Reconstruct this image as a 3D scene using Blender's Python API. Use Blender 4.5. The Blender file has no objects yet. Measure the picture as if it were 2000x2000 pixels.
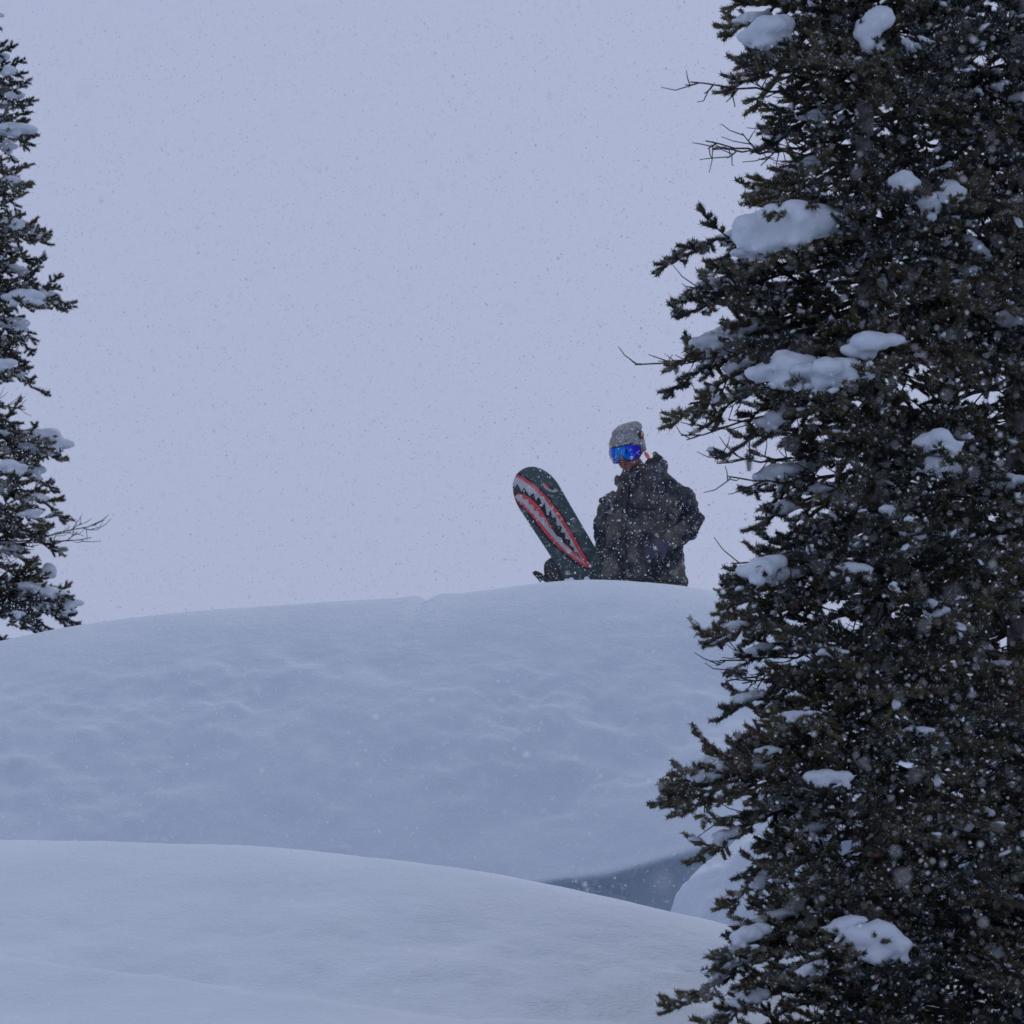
import bpy, math, random
import numpy as np
from mathutils import Vector

SC = bpy.context.scene
COL = SC.collection
PI = math.pi

# ------------------------------------------------------------------ camera
F = 8000.0                                   # focal length in pixels of the 2000 px photograph
PITCH = math.atan(400.0 / F)
cam = bpy.data.cameras.new('camera')
cam.sensor_width = 36.0
cam.lens = 36.0 * F / 2000.0
cam.clip_start = 0.1
cam.clip_end = 3000.0
cam.dof.use_dof = True
cam.dof.focus_distance = 18.5
cam.dof.aperture_fstop = 8.0
camo = bpy.data.objects.new('camera', cam)
COL.objects.link(camo)
camo.rotation_euler = (PI / 2 + PITCH, 0, 0)
SC.camera = camo

# ------------------------------------------------------------------ overcast sky and faint sun
SUN_EL, SUN_ROT = math.radians(38), math.radians(14)
world = bpy.data.worlds.new('World')
SC.world = world
world.use_nodes = True
nt = world.node_tree
nt.nodes.clear()
w_out = nt.nodes.new('ShaderNodeOutputWorld')
w_bg = nt.nodes.new('ShaderNodeBackground')
w_sky = nt.nodes.new('ShaderNodeTexSky')
w_sky.sky_type = 'NISHITA'
w_sky.sun_disc = False
w_sky.sun_elevation = SUN_EL
w_sky.sun_rotation = SUN_ROT
w_sky.dust_density = 3.0
w_mix = nt.nodes.new('ShaderNodeMix')
w_mix.data_type = 'RGBA'
w_mix.inputs['Factor'].default_value = 0.95          # snow cloud veils nearly all of the sky
w_mix.inputs['B'].default_value = (8.0, 9.1, 13.05, 1)
nt.links.new(w_sky.outputs['Color'], w_mix.inputs['A'])
nt.links.new(w_mix.outputs['Result'], w_bg.inputs['Color'])
w_bg.inputs['Strength'].default_value = 0.1
nt.links.new(w_bg.outputs['Background'], w_out.inputs['Surface'])

sun = bpy.data.lights.new('sun', 'SUN')
sun.energy = 1.35
sun.angle = math.radians(30)
sun.color = (1.0, 0.98, 0.97)
suno = bpy.data.objects.new('sun', sun)
COL.objects.link(suno)
sd = Vector((math.sin(SUN_ROT) * math.cos(SUN_EL), math.cos(SUN_ROT) * math.cos(SUN_EL), math.sin(SUN_EL)))
suno.rotation_euler = sd.to_track_quat('Z', 'Y').to_euler()

SC.view_settings.view_transform = 'Standard'
SC.view_settings.look = 'None'
SC.view_settings.exposure = -1.0
SC.view_settings.gamma = 1.0
SC.view_settings.use_curve_mapping = False
SC.cycles.use_denoising = True
SC.cycles.max_bounces = 8
SC.cycles.diffuse_bounces = 4

# ------------------------------------------------------------------ helpers
CP, SP = math.cos(PITCH), math.sin(PITCH)
UP = np.array([0., 0., 1.])


def P(px, py, Y):
    """world point at depth Y on the ray through a pixel of the photograph"""
    u = (px - 1000.0) / F
    v = (1000.0 - py) / F
    k = Y / (CP - SP * v)
    return np.array([u * k, Y, (SP + CP * v) * k])


def nrm(v):
    v = np.asarray(v, float)
    return v / (np.linalg.norm(v, axis=-1, keepdims=True) + 1e-12)


_perm = np.random.default_rng(11).permutation(512)
_perm = np.concatenate([_perm, _perm, _perm])
_grad = nrm(np.random.default_rng(12).normal(size=(512, 3)))


def noise3(p):
    p = np.asarray(p, float)
    i = np.floor(p).astype(int)
    f = p - i
    w = f * f * f * (f * (f * 6 - 15) + 10)
    r = 0
    for dx in (0, 1):
        for dy in (0, 1):
            for dz in (0, 1):
                h = _perm[(_perm[(_perm[(i[..., 0] + dx) & 511] + i[..., 1] + dy) & 511] + i[..., 2] + dz) & 511]
                g = _grad[h]
                d = f - np.array([dx, dy, dz])
                wt = (w[..., 0] if dx else 1 - w[..., 0]) * (w[..., 1] if dy else 1 - w[..., 1]) * (w[..., 2] if dz else 1 - w[..., 2])
                r = r + wt * np.sum(g * d, axis=-1)
    return r


def fbm(p, octs=3, gain=0.5):
    p = np.asarray(p, float)
    a, r = 1.0, 0
    for o in range(octs):
        r = r + a * noise3(p * 2 ** o + 17.3 * o)
        a *= gain
    return r


class MB:
    """collects triangles and links them as one mesh"""
    def __init__(self):
        self.v, self.f, self.m, self.t, self.n = [], [], [], [], 0

    def add(self, V, Fc, mat=0, tint=0.5):
        V = np.asarray(V, float).reshape(-1, 3)
        Fc = np.asarray(Fc, int).reshape(-1, 3)
        self.v.append(V)
        self.f.append(Fc + self.n)
        self.m.append(np.full(len(Fc), mat, int))
        self.t.append(np.broadcast_to(np.asarray(tint, float), (len(V),)) if np.ndim(tint) else np.full(len(V), tint))
        self.n += len(V)

    def tube(self, pts, rad, sides=5, mat=0, tint=0.5, cap=True, squash=1.0, upv=None):
        pts = np.asarray(pts, float)
        n = len(pts)
        rad = np.broadcast_to(np.asarray(rad, float), (n,))
        tg = nrm(np.gradient(pts, axis=0))
        ref = np.array([0., 0., 1.]) if upv is None else np.asarray(upv, float)
        if upv is None and abs(np.mean(tg[:, 2])) > 0.85:
            ref = np.array([0., 1., 0.])
        a = nrm(np.cross(tg, ref))
        b = np.cross(a, tg)
        th = np.arange(sides) * 2 * PI / sides
        ring = pts[:, None, :] + rad[:, None, None] * (np.cos(th)[None, :, None] * a[:, None, :] + squash * np.sin(th)[None, :, None] * b[:, None, :])
        V = ring.reshape(-1, 3)
        i = np.arange(n - 1)[:, None] * sides
        j = np.arange(sides)[None, :]
        j2 = (j + 1) % sides
        A, B, C, D = i + j, i + j2, i + sides + j2, i + sides + j
        Fc = np.concatenate([np.stack([A, B, C], -1).reshape(-1, 3), np.stack([A, C, D], -1).reshape(-1, 3)])
        if cap:
            V = np.concatenate([V, pts[:1], pts[-1:]])
            k0, k1 = n * sides, n * sides + 1
            j = np.arange(sides)
            c0 = np.stack([np.full(sides, k0), (j + 1) % sides, j], -1)
            c1 = np.stack([np.full(sides, k1), (n - 1) * sides + j, (n - 1) * sides + (j + 1) % sides], -1)
            Fc = np.concatenate([Fc, c0, c1])
        self.add(V, Fc, mat, tint)

    def build(self, name, mats, parent=None, base=None, smooth=True, tint=False, flat_mats=()):
        V = np.concatenate(self.v)
        Fc = np.concatenate(self.f)
        M = np.concatenate(self.m)
        T = np.concatenate(self.t)
        return link(name, V, Fc, mats, M, parent, base, smooth, T if tint else None)


def link(name, V, Fc, mats, M=None, parent=None, base=None, smooth=True, tint=None):
    V = np.asarray(V, float)
    Fc = np.asarray(Fc, np.int32)
    if base is None:
        base = BASE.get(parent.name, np.zeros(3)) if parent is not None else np.zeros(3)
    V = V - base
    me = bpy.data.meshes.new(name)
    k = Fc.shape[1]
    me.vertices.add(len(V))
    me.vertices.foreach_set('co', V.astype(np.float32).ravel())
    me.loops.add(Fc.size)
    me.loops.foreach_set('vertex_index', Fc.ravel())
    me.polygons.add(len(Fc))
    me.polygons.foreach_set('loop_start', np.arange(len(Fc), dtype=np.int32) * k)
    if M is not None:
        me.polygons.foreach_set('material_index', np.asarray(M, np.int32))
    me.polygons.foreach_set('use_smooth', np.full(len(Fc), smooth, bool))
    if not isinstance(mats, (list, tuple)):
        mats = [mats]
    for m in mats:
        me.materials.append(m)
    me.update(calc_edges=True)
    if tint is not None:
        at = me.attributes.new('tint', 'FLOAT', 'POINT')
        at.data.foreach_set('value', np.asarray(tint, np.float32))
    o = bpy.data.objects.new(name, me)
    COL.objects.link(o)
    if parent is not None:
        o.parent = parent
        BASE[o.name] = base
    else:
        o.location = base
        BASE[o.name] = base
    return o


BASE = {}


def thing(name, base, label, cat, group=None):
    o = bpy.data.objects.new(name, None)
    o.empty_display_size = 0.2
    COL.objects.link(o)
    o.location = base
    BASE[o.name] = np.asarray(base, float)
    o['label'] = label
    o['category'] = cat
    if group:
        o['group'] = group
    return o


# ------------------------------------------------------------------ materials
def mat(name, col, rough=0.7, metal=0.0, spec=0.5):
    m = bpy.data.materials.new(name)
    m.use_nodes = True
    b = m.node_tree.nodes['Principled BSDF']
    b.inputs['Base Color'].default_value = (*col, 1)
    b.inputs['Roughness'].default_value = rough
    b.inputs['Metallic'].default_value = metal
    b.inputs['Specular IOR Level'].default_value = spec
    return m


def nodes(m):
    return m.node_tree.nodes, m.node_tree.links, m.node_tree.nodes['Principled BSDF']


def noisy(m, c1, c2, scale, detail=4, p0=0.35, p1=0.65, bump=0.0, bscale=None, dist=0.01, coord='Object'):
    N, Lk, B = nodes(m)
    tc = N.new('ShaderNodeTexCoord')
    nz = N.new('ShaderNodeTexNoise')
    nz.inputs['Scale'].default_value = scale
    nz.inputs['Detail'].default_value = detail
    Lk.new(tc.outputs[coord], nz.inputs['Vector'])
    cr = N.new('ShaderNodeValToRGB')
    cr.color_ramp.elements[0].position = p0
    cr.color_ramp.elements[0].color = (*c1, 1)
    cr.color_ramp.elements[1].position = p1
    cr.color_ramp.elements[1].color = (*c2, 1)
    Lk.new(nz.outputs['Fac'], cr.inputs['Fac'])
    Lk.new(cr.outputs['Color'], B.inputs['Base Color'])
    if bump:
        n2 = N.new('ShaderNodeTexNoise')
        n2.inputs['Scale'].default_value = bscale or scale * 4
        n2.inputs['Detail'].default_value = 6
        Lk.new(tc.outputs[coord], n2.inputs['Vector'])
        bp = N.new('ShaderNodeBump')
        bp.inputs['Strength'].default_value = bump
        bp.inputs['Distance'].default_value = dist
        Lk.new(n2.outputs['Fac'], bp.inputs['Height'])
        Lk.new(bp.outputs['Normal'], B.inputs['Normal'])
    return cr


M_SNOW = mat('snow', (0.80, 0.81, 0.82), 0.75, spec=0.2)
noisy(M_SNOW, (0.60, 0.67, 0.74), (0.65, 0.715, 0.78), 2.2, 5, 0.3, 0.7, bump=0.7, bscale=48, dist=0.010)
M_CAP = mat('branch_snow', (0.82, 0.82, 0.83), 0.75, spec=0.2)
noisy(M_CAP, (0.60, 0.65, 0.71), (0.655, 0.70, 0.755), 9, 4, bump=0.3, bscale=90, dist=0.004)
M_FLAKE = mat('flake', (0.86, 0.86, 0.87), 0.9, spec=0.1)
N_, Lk_, B_ = nodes(M_FLAKE)
_d, _t, _m = N_.new('ShaderNodeBsdfDiffuse'), N_.new('ShaderNodeBsdfTranslucent'), N_.new('ShaderNodeMixShader')
_d.inputs['Color'].default_value = _t.inputs['Color'].default_value = (.82, .83, .84, 1)
Lk_.new(_d.outputs[0], _m.inputs[1])
Lk_.new(_t.outputs[0], _m.inputs[2])
Lk_.new(_m.outputs[0], N_['Material Output'].inputs['Surface'])
M_BARK = mat('bark', (0.1, 0.09, 0.085), 0.9)
noisy(M_BARK, (0.13, 0.12, 0.12), (0.36, 0.34, 0.34), 26, 6, 0.35, 0.7, bump=0.8, bscale=60, dist=0.008)
M_TWIG = mat('twig', (0.045, 0.036, 0.03), 0.9)


def needle_mat(name, stops):
    m = mat(name, (0.05, 0.045, 0.025), 0.65, spec=0.35)
    N, Lk, B = nodes(m)
    at = N.new('ShaderNodeAttribute')
    at.attribute_name = 'tint'
    cr = N.new('ShaderNodeValToRGB')
    els = cr.color_ramp.elements
    els[0].position, els[0].color = stops[0][0], (*stops[0][1], 1)
    els[1].position, els[1].color = stops[-1][0], (*stops[-1][1], 1)
    for p, c in stops[1:-1]:
        e = els.new(p)
        e.color = (*c, 1)
    Lk.new(at.outputs['Fac'], cr.inputs['Fac'])
    Lk.new(cr.outputs['Color'], B.inputs['Base Color'])
    return m


M_NEEDLE = needle_mat('needles', [(0.0, (0.024, 0.030, 0.028)), (0.20, (0.042, 0.044, 0.032)), (0.35, (0.100, 0.083, 0.050)),
                                  (0.455, (0.10, 0.088, 0.040)), (0.49, (0.14, 0.062, 0.040)), (0.53, (0.14, 0.062, 0.040)), (0.56, (0.42, 0.45, 0.50))])

# ------------------------------------------------------------------ snow ground
def smooth_curve(xs, pts3, s=0.22):
    """interpolate y,z of 3-D points as functions of x, smoothed"""
    p = np.array(sorted(pts3, key=lambda q: q[0]))
    fx = np.linspace(-9, 9, 1801)
    out = []
    k = np.exp(-0.5 * (np.arange(-150, 151) * 0.01 / s) ** 2)
    k /= k.sum()
    for c in (1, 2):
        f = np.interp(fx, p[:, 0], p[:, c])
        f = np.convolve(np.pad(f, 150, mode='edge'), k, mode='valid')
        out.append(np.interp(xs, fx, f))
    return np.stack(out, -1)          # (n,2) -> y,z


NX = 320
xc = np.linspace(-3.6, 3.6, NX)
far = 3.6 * np.power(1.28, np.arange(1, 25))
xs = np.concatenate([-far[::-1], xc, far])
n = len(xs)
xcl = np.clip(xs, -6, 6)


def const(y, z):
    return np.stack([np.full(n, float(y)), np.full(n, float(z))], -1)


def pxcurve(pts, s=0.22):
    """points are (px, py, Y)"""
    return smooth_curve(xcl, [P(*q) for q in pts], s)


K = []
K.append((const(-600, -3.0), 6))
K.append((const(-40, -1.9), 8))
K.append((const(-6, -1.72), 10))
K.append((const(6, -1.62), 14))
K.append((pxcurve([(0, 2140, 12.6), (700, 2150, 12.6), (1400, 2200, 12.6), (2000, 2240, 12.8)]), 24))
K.append((pxcurve([(-400, 1990, 15.4), (0, 2000, 15.4), (700, 2010, 15.5), (1300, 2035, 15.6), (1700, 2120, 15.6), (2200, 2150, 15.6)]), 40))
K.append((pxcurve([(-400, 1800, 17.2), (0, 1806, 17.2), (500, 1826, 17.0), (900, 1858, 16.9), (1250, 1893, 16.8), (1500, 1950, 16.7), (2200, 2060, 16.7)]), 75))
NEARC = pxcurve([(-500, 1642, 19.0), (0, 1645, 19.0), (250, 1648, 18.9), (500, 1659, 18.8), (700, 1673, 18.6), (900, 1696, 18.4), (1100, 1730, 18.2), (1300, 1774, 18.0), (1400, 1799, 17.9), (1600, 1852, 17.8), (2200, 1960, 17.8)], 0.15)
K.append((NEARC, 75))
floor = NEARC + np.array([1.6, -0.55])
K.append((floor, 34))
lip = pxcurve([(-500, 1715, 20.9), (0, 1715, 20.9), (600, 1722, 20.9), (900, 1736, 20.9), (1040, 1728, 20.9), (1100, 1716, 20.9), (1180, 1706, 20.9), (1260, 1690, 20.9), (1340, 1664, 20.9), (1440, 1635, 20.9), (1600, 1620, 20.9), (2200, 1620, 20.9)], 0.07)
over = 1 / (1 + np.exp(-(xs - 0.20) / 0.15))           # the wind lip hangs over a scoop on this side only
scoop_floor = lip + np.stack([0.75 * over + 0.05, -0.55 * over - 0.10], -1)
K.append((scoop_floor, 26))
scoop_roof = lip + np.stack([0.85 * over + 0.03, -0.12 * over - 0.04], -1)
K.append((scoop_roof, 18))
K.append((lip, 16))
lip2 = lip + np.stack([0.06 + 0 * xs, 0.06 + 0 * xs], -1)
K.append((lip2, 46))
mid = pxcurve([(-500, 1436, 22.0), (0, 1424, 22.0), (600, 1384, 22.0), (1000, 1368, 22.0), (1400, 1386, 22.0), (2200, 1448, 22.0)])
K.append((mid, 70))
CRPX = [(-600, 1395), (-300, 1318), (0, 1255), (100, 1234), (200, 1218), (400, 1194), (600, 1180), (800, 1169), (900, 1163), (1000, 1150), (1080, 1140), (1150, 1136), (1220, 1138), (1300, 1146), (1360, 1153), (1420, 1163), (1500, 1182), (1700, 1240), (2000, 1330), (2400, 1420)]
cr0 = pxcurve([(a, b + 22, 23.0) for a, b in CRPX], 0.06)
K.append((cr0, 46))
cr1 = pxcurve([(a, b, 23.5) for a, b in CRPX], 0.06)
K.append((cr1, 40))
back = np.stack([np.full(n, 24.25), cr1[:, 1] - 0.32], -1)
K.append((back, 20))
K.append((np.stack([np.full(n, 25.0), np.minimum(cr1[:, 1] - 0.45, 0.16) - 0.03], -1), 14))
K.append((const(28, -0.15), 10))
K.append((const(60, -4.0), 8))
K.append((const(300, -22.0), 6))
K.append((const(2500, -120.0), 0))

rows = []
ctrl = [k[0] for k in K]
for i in range(len(K) - 1):
    p1, p2 = ctrl[i], ctrl[i + 1]
    p0 = ctrl[i - 1] if i else 2 * p1 - p2
    p3 = ctrl[i + 2] if i + 2 < len(K) else 2 * p2 - p1
    # centripetal Catmull-Rom, per column
    a = 0.5
    t01 = np.maximum(np.linalg.norm(p1 - p0, axis=1) ** a, 1e-3)[:, None]
    t12 = np.maximum(np.linalg.norm(p2 - p1, axis=1) ** a, 1e-3)[:, None]
    t23 = np.maximum(np.linalg.norm(p3 - p2, axis=1) ** a, 1e-3)[:, None]
    m1 = (p2 - p1 + t12 * ((p1 - p0) / t01 - (p2 - p0) / (t01 + t12)))
    m2 = (p2 - p1 + t12 * ((p3 - p2) / t23 - (p3 - p1) / (t12 + t23)))
    for s in np.arange(K[i][1]) / K[i][1]:
        h = (2 * s**3 - 3 * s**2 + 1) * p1 + (s**3 - 2 * s**2 + s) * m1 + (-2 * s**3 + 3 * s**2) * p2 + (s**3 - s**2) * m2
        rows.append(h)
rows.append(ctrl[-1])
R = np.array(rows)                                    # rows, cols, (y,z)
G = np.stack([np.broadcast_to(xs[None, :], R.shape[:2]), R[..., 0], R[..., 1]], -1).copy()
# wind texture
near = np.clip((G[..., 1] - 9) / 4, 0, 1) * np.clip((34 - G[..., 1]) / 6, 0, 1)
q = G.copy()
q[..., 2] *= 1.0
big = fbm(q * np.array([0.8, 0.8, 0.8]) + 3.1, 2)
face = np.exp(-((G[..., 1] - 21.75) / 0.65) ** 2)
lump = fbm(q * np.array([3.0, 2.2, 2.2]) + 9.0, 4, 0.5)
lump2 = fbm(q * np.array([3.6, 3.4, 3.4]) + 61.0, 4, 0.5) * np.clip(.75 + 1.2 * fbm(q * .9 + 77.0, 2), .4, 1.3)
bill = np.abs(fbm(q * np.array([1.9, 3.2, 3.2]) + 31.0, 3, 0.5))
G[..., 2] += near * (0.035 * big * (1 - 0.7 * np.exp(-((G[..., 1] - 23.4) / 0.6) ** 2)) + 0.010 * lump * 0.35 + face * (0.095 * lump2 + 0.030 * bill))
nf = np.exp(-((G[..., 1] - 16.6) / 0.9) ** 2)
G[..., 2] += nf * (0.030 * lump)
# a drifted swell in the foreground and the faint band above the lip
yc = np.maximum(16.55 - 0.40 * (G[..., 0] + 2.06), 15.82 + 0.05 * np.sin(G[..., 0] * 3.0)) + 0.05 * noise3(q * np.array([2.0, 0.0, 0.0]) + 5.0)
sw = 1.0 / (1 + np.exp(-(G[..., 1] - yc) / 0.06))
G[..., 2] += 0.11 * (0.5 - sw) * np.exp(-((G[..., 1] - yc) / 0.7) ** 2) * np.clip((1.2 - G[..., 0]) / 0.8, 0, 1)
band = (G[..., 1] - (21.35 + 0.55 * (G[..., 0] - 0.1))) / 0.16
G[..., 2] -= 0.045 * np.exp(-band**2) * (1 / (1 + np.exp(-(G[..., 0] + 0.05) / 0.15))) * (G[..., 1] > 20.9)
# the old track that breaks the crest
tx = -0.46 + 0.16 * (G[..., 1] - 23.5)
gx = (G[..., 0] - tx)
depth = np.exp(-((G[..., 1] - 23.5) / 0.35) ** 2) + 0.55 * np.exp(-((G[..., 1] - 22.7) / 0.6) ** 2)
G[..., 2] += depth * (-0.030 * np.exp(-(gx / 0.035) ** 2) + 0.006 * np.exp(-((gx + 0.09) / 0.05) ** 2) + 0.008 * np.exp(-((gx - 0.10) / 0.06) ** 2)
                      + 0.010 * noise3(q * 22.0) * np.exp(-(gx / 0.16) ** 2))
G[..., 2] += 0.0025 * near * noise3(q * np.array([14., 20., 20.]))
nr, nc = G.shape[:2]
idx = np.arange(nr * nc).reshape(nr, nc)
quads = np.stack([idx[:-1, :-1], idx[:-1, 1:], idx[1:, 1:], idx[1:, :-1]], -1).reshape(-1, 4)
ground = link('snow_ground', G.reshape(-1, 3), quads, M_SNOW)
ground['kind'] = 'structure'

GV = G.reshape(-1, 3)


def ground_z(x, y):
    d = (GV[:, 0] - x) ** 2 + (GV[:, 1] - y) ** 2
    return GV[np.argmin(d), 2]


_ico = {}


def ico(sub):
    if sub in _ico:
        return _ico[sub]
    t = (1 + 5 ** .5) / 2
    V = [(-1, t, 0), (1, t, 0), (-1, -t, 0), (1, -t, 0), (0, -1, t), (0, 1, t), (0, -1, -t), (0, 1, -t), (t, 0, -1), (t, 0, 1), (-t, 0, -1), (-t, 0, 1)]
    Fc = [(0, 11, 5), (0, 5, 1), (0, 1, 7), (0, 7, 10), (0, 10, 11), (1, 5, 9), (5, 11, 4), (11, 10, 2), (10, 7, 6), (7, 1, 8), (3, 9, 4), (3, 4, 2), (3, 2, 6), (3, 6, 8), (3, 8, 9), (4, 9, 5), (2, 4, 11), (6, 2, 10), (8, 6, 7), (9, 8, 1)]
    V = [tuple(nrm(np.array(v))) for v in V]
    for _ in range(sub):
        mem, nf_ = {}, []

        def midp(a, b):
            k = (min(a, b), max(a, b))
            if k not in mem:
                V.append(tuple(nrm(np.array(V[a]) + np.array(V[b]))))
                mem[k] = len(V) - 1
            return mem[k]
        for a, b, c in Fc:
            x, y, z = midp(a, b), midp(b, c), midp(c, a)
            nf_ += [(a, x, z), (b, y, x), (c, z, y), (x, y, z)]
        Fc = nf_
    _ico[sub] = (np.array(V), np.array(Fc))
    return _ico[sub]


# rounded mound of snow at the mouth of the scoop
V, Fc = ico(5)
c = P(1496, 1850, 19.6)
mv = V * np.array([0.46, 0.62, 0.52])
mv = mv * (1 + 0.13 * fbm(V * 1.6 + 4.0, 4)[:, None])
mv[:, 2] += 0.02 * noise3(V * 3.0 + 8)
mound = link('snow_mound', mv + c, Fc, M_SNOW, base=c)
mound['kind'] = 'structure'
# crumbs of snow along the crest in front of the board
for k, (px, py, r) in enumerate([(1107, 1138, .020), (1115, 1136, .020), (1146, 1133, .017), (1101, 1141, .015)]):
    c = P(px, py, 23.42)
    V, Fc = ico(3)
    vv = V * np.array([r, r, r * 1.15]) * (1 + 0.25 * noise3(V * 2.1 + k * 5.0)[:, None])
    link('snow_crumb', vv + c, Fc, M_SNOW, parent=ground)

# ------------------------------------------------------------------ fir trees
TEMPL = []


def make_templates():
    rng = np.random.default_rng(5)
    for L in (0.028, 0.042, 0.058, 0.08):
        for var in range(3):
            V, Fc, FR = [], [], []
            # tapered woody core
            rings = [(0, .0040), (0.35, .0080), (0.8, .0085), (1.0, .0040)]
            sd_ = 3
            th = np.arange(sd_) * 2 * PI / sd_
            for t, r in rings:
                for a in th:
                    V.append((t * L, r * math.cos(a), r * math.sin(a)))
            for i in range(len(rings) - 1):
                for j in range(sd_):
                    a, b = i * sd_ + j, i * sd_ + (j + 1) % sd_
                    Fc += [(a, b, b + sd_), (a, b + sd_, a + sd_)]
            nn = int(14 + L * 340)
            for k in range(nn):
                t = 0.04 + 0.98 * (k + rng.random()) / nn
                az = k * 2.39996 + rng.normal() * .3
                ln = rng.uniform(.013, .019)
                fw = rng.uniform(.30, .70) if t < .85 else rng.uniform(.5, 1.1)
                d = nrm(np.array([fw, math.cos(az), math.sin(az) * .85 + .30]))
                p = np.array([min(t, .99) * L, .003 * math.cos(az), .003 * math.sin(az)])
                w = nrm(np.cross(d, rng.normal(size=3))) * rng.uniform(.0019, .0028)
                i0 = len(V)
                FR.append(1.0 if rng.random() < (.22 if d[2] > .25 else .05) else 0.0)
                V += [tuple(p - w), tuple(p + w), tuple(p + d * ln)]
                Fc.append((i0, i0 + 1, i0 + 2))
            fl = np.zeros(len(V))
            fl[len(V) - 3 * len(FR):] = np.repeat(FR, 3)
            TEMPL.append((L, np.array(V), np.array(Fc), fl))


make_templates()
T_LEN = np.array([t[0] for t in TEMPL])
_icoV, _icoF = ico(1)


def place_shoots(mb, O, D, Ls, rng, tint):
    O, D, Ls = np.array(O), nrm(np.array(D)), np.array(Ls)
    cls = np.argmin(np.abs(T_LEN[None, ::3] - Ls[:, None]), axis=1) * 3 + rng.integers(0, 3, len(Ls))
    for k in range(len(TEMPL)):
        s = np.where(cls == k)[0]
        if not len(s):
            continue
        L, V, Fc, fl = TEMPL[k]
        x = D[s]
        ref = UP[None, :] + rng.normal(size=(len(s), 3)) * .25
        y = nrm(np.cross(ref, x))
        z = np.cross(x, y)
        sc = (Ls[s] / L)
        W = O[s][:, None, :] + (V[None, :, 0:1] * sc[:, None, None]) * x[:, None, :] + V[None, :, 1:2] * y[:, None, :] + V[None, :, 2:3] * z[:, None, :]
        Fa = Fc[None] + (np.arange(len(s)) * len(V))[:, None, None]
        mb.add(W.reshape(-1, 3), Fa.reshape(-1, 3), 1, np.maximum(.5 * np.repeat(tint[s], len(V)), np.tile(fl, len(s))))


def bez(a, b, c, n_):
    t = np.linspace(0, 1, n_)[:, None]
    return (1 - t) ** 2 * a + 2 * t * (1 - t) * b + t * t * c


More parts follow.
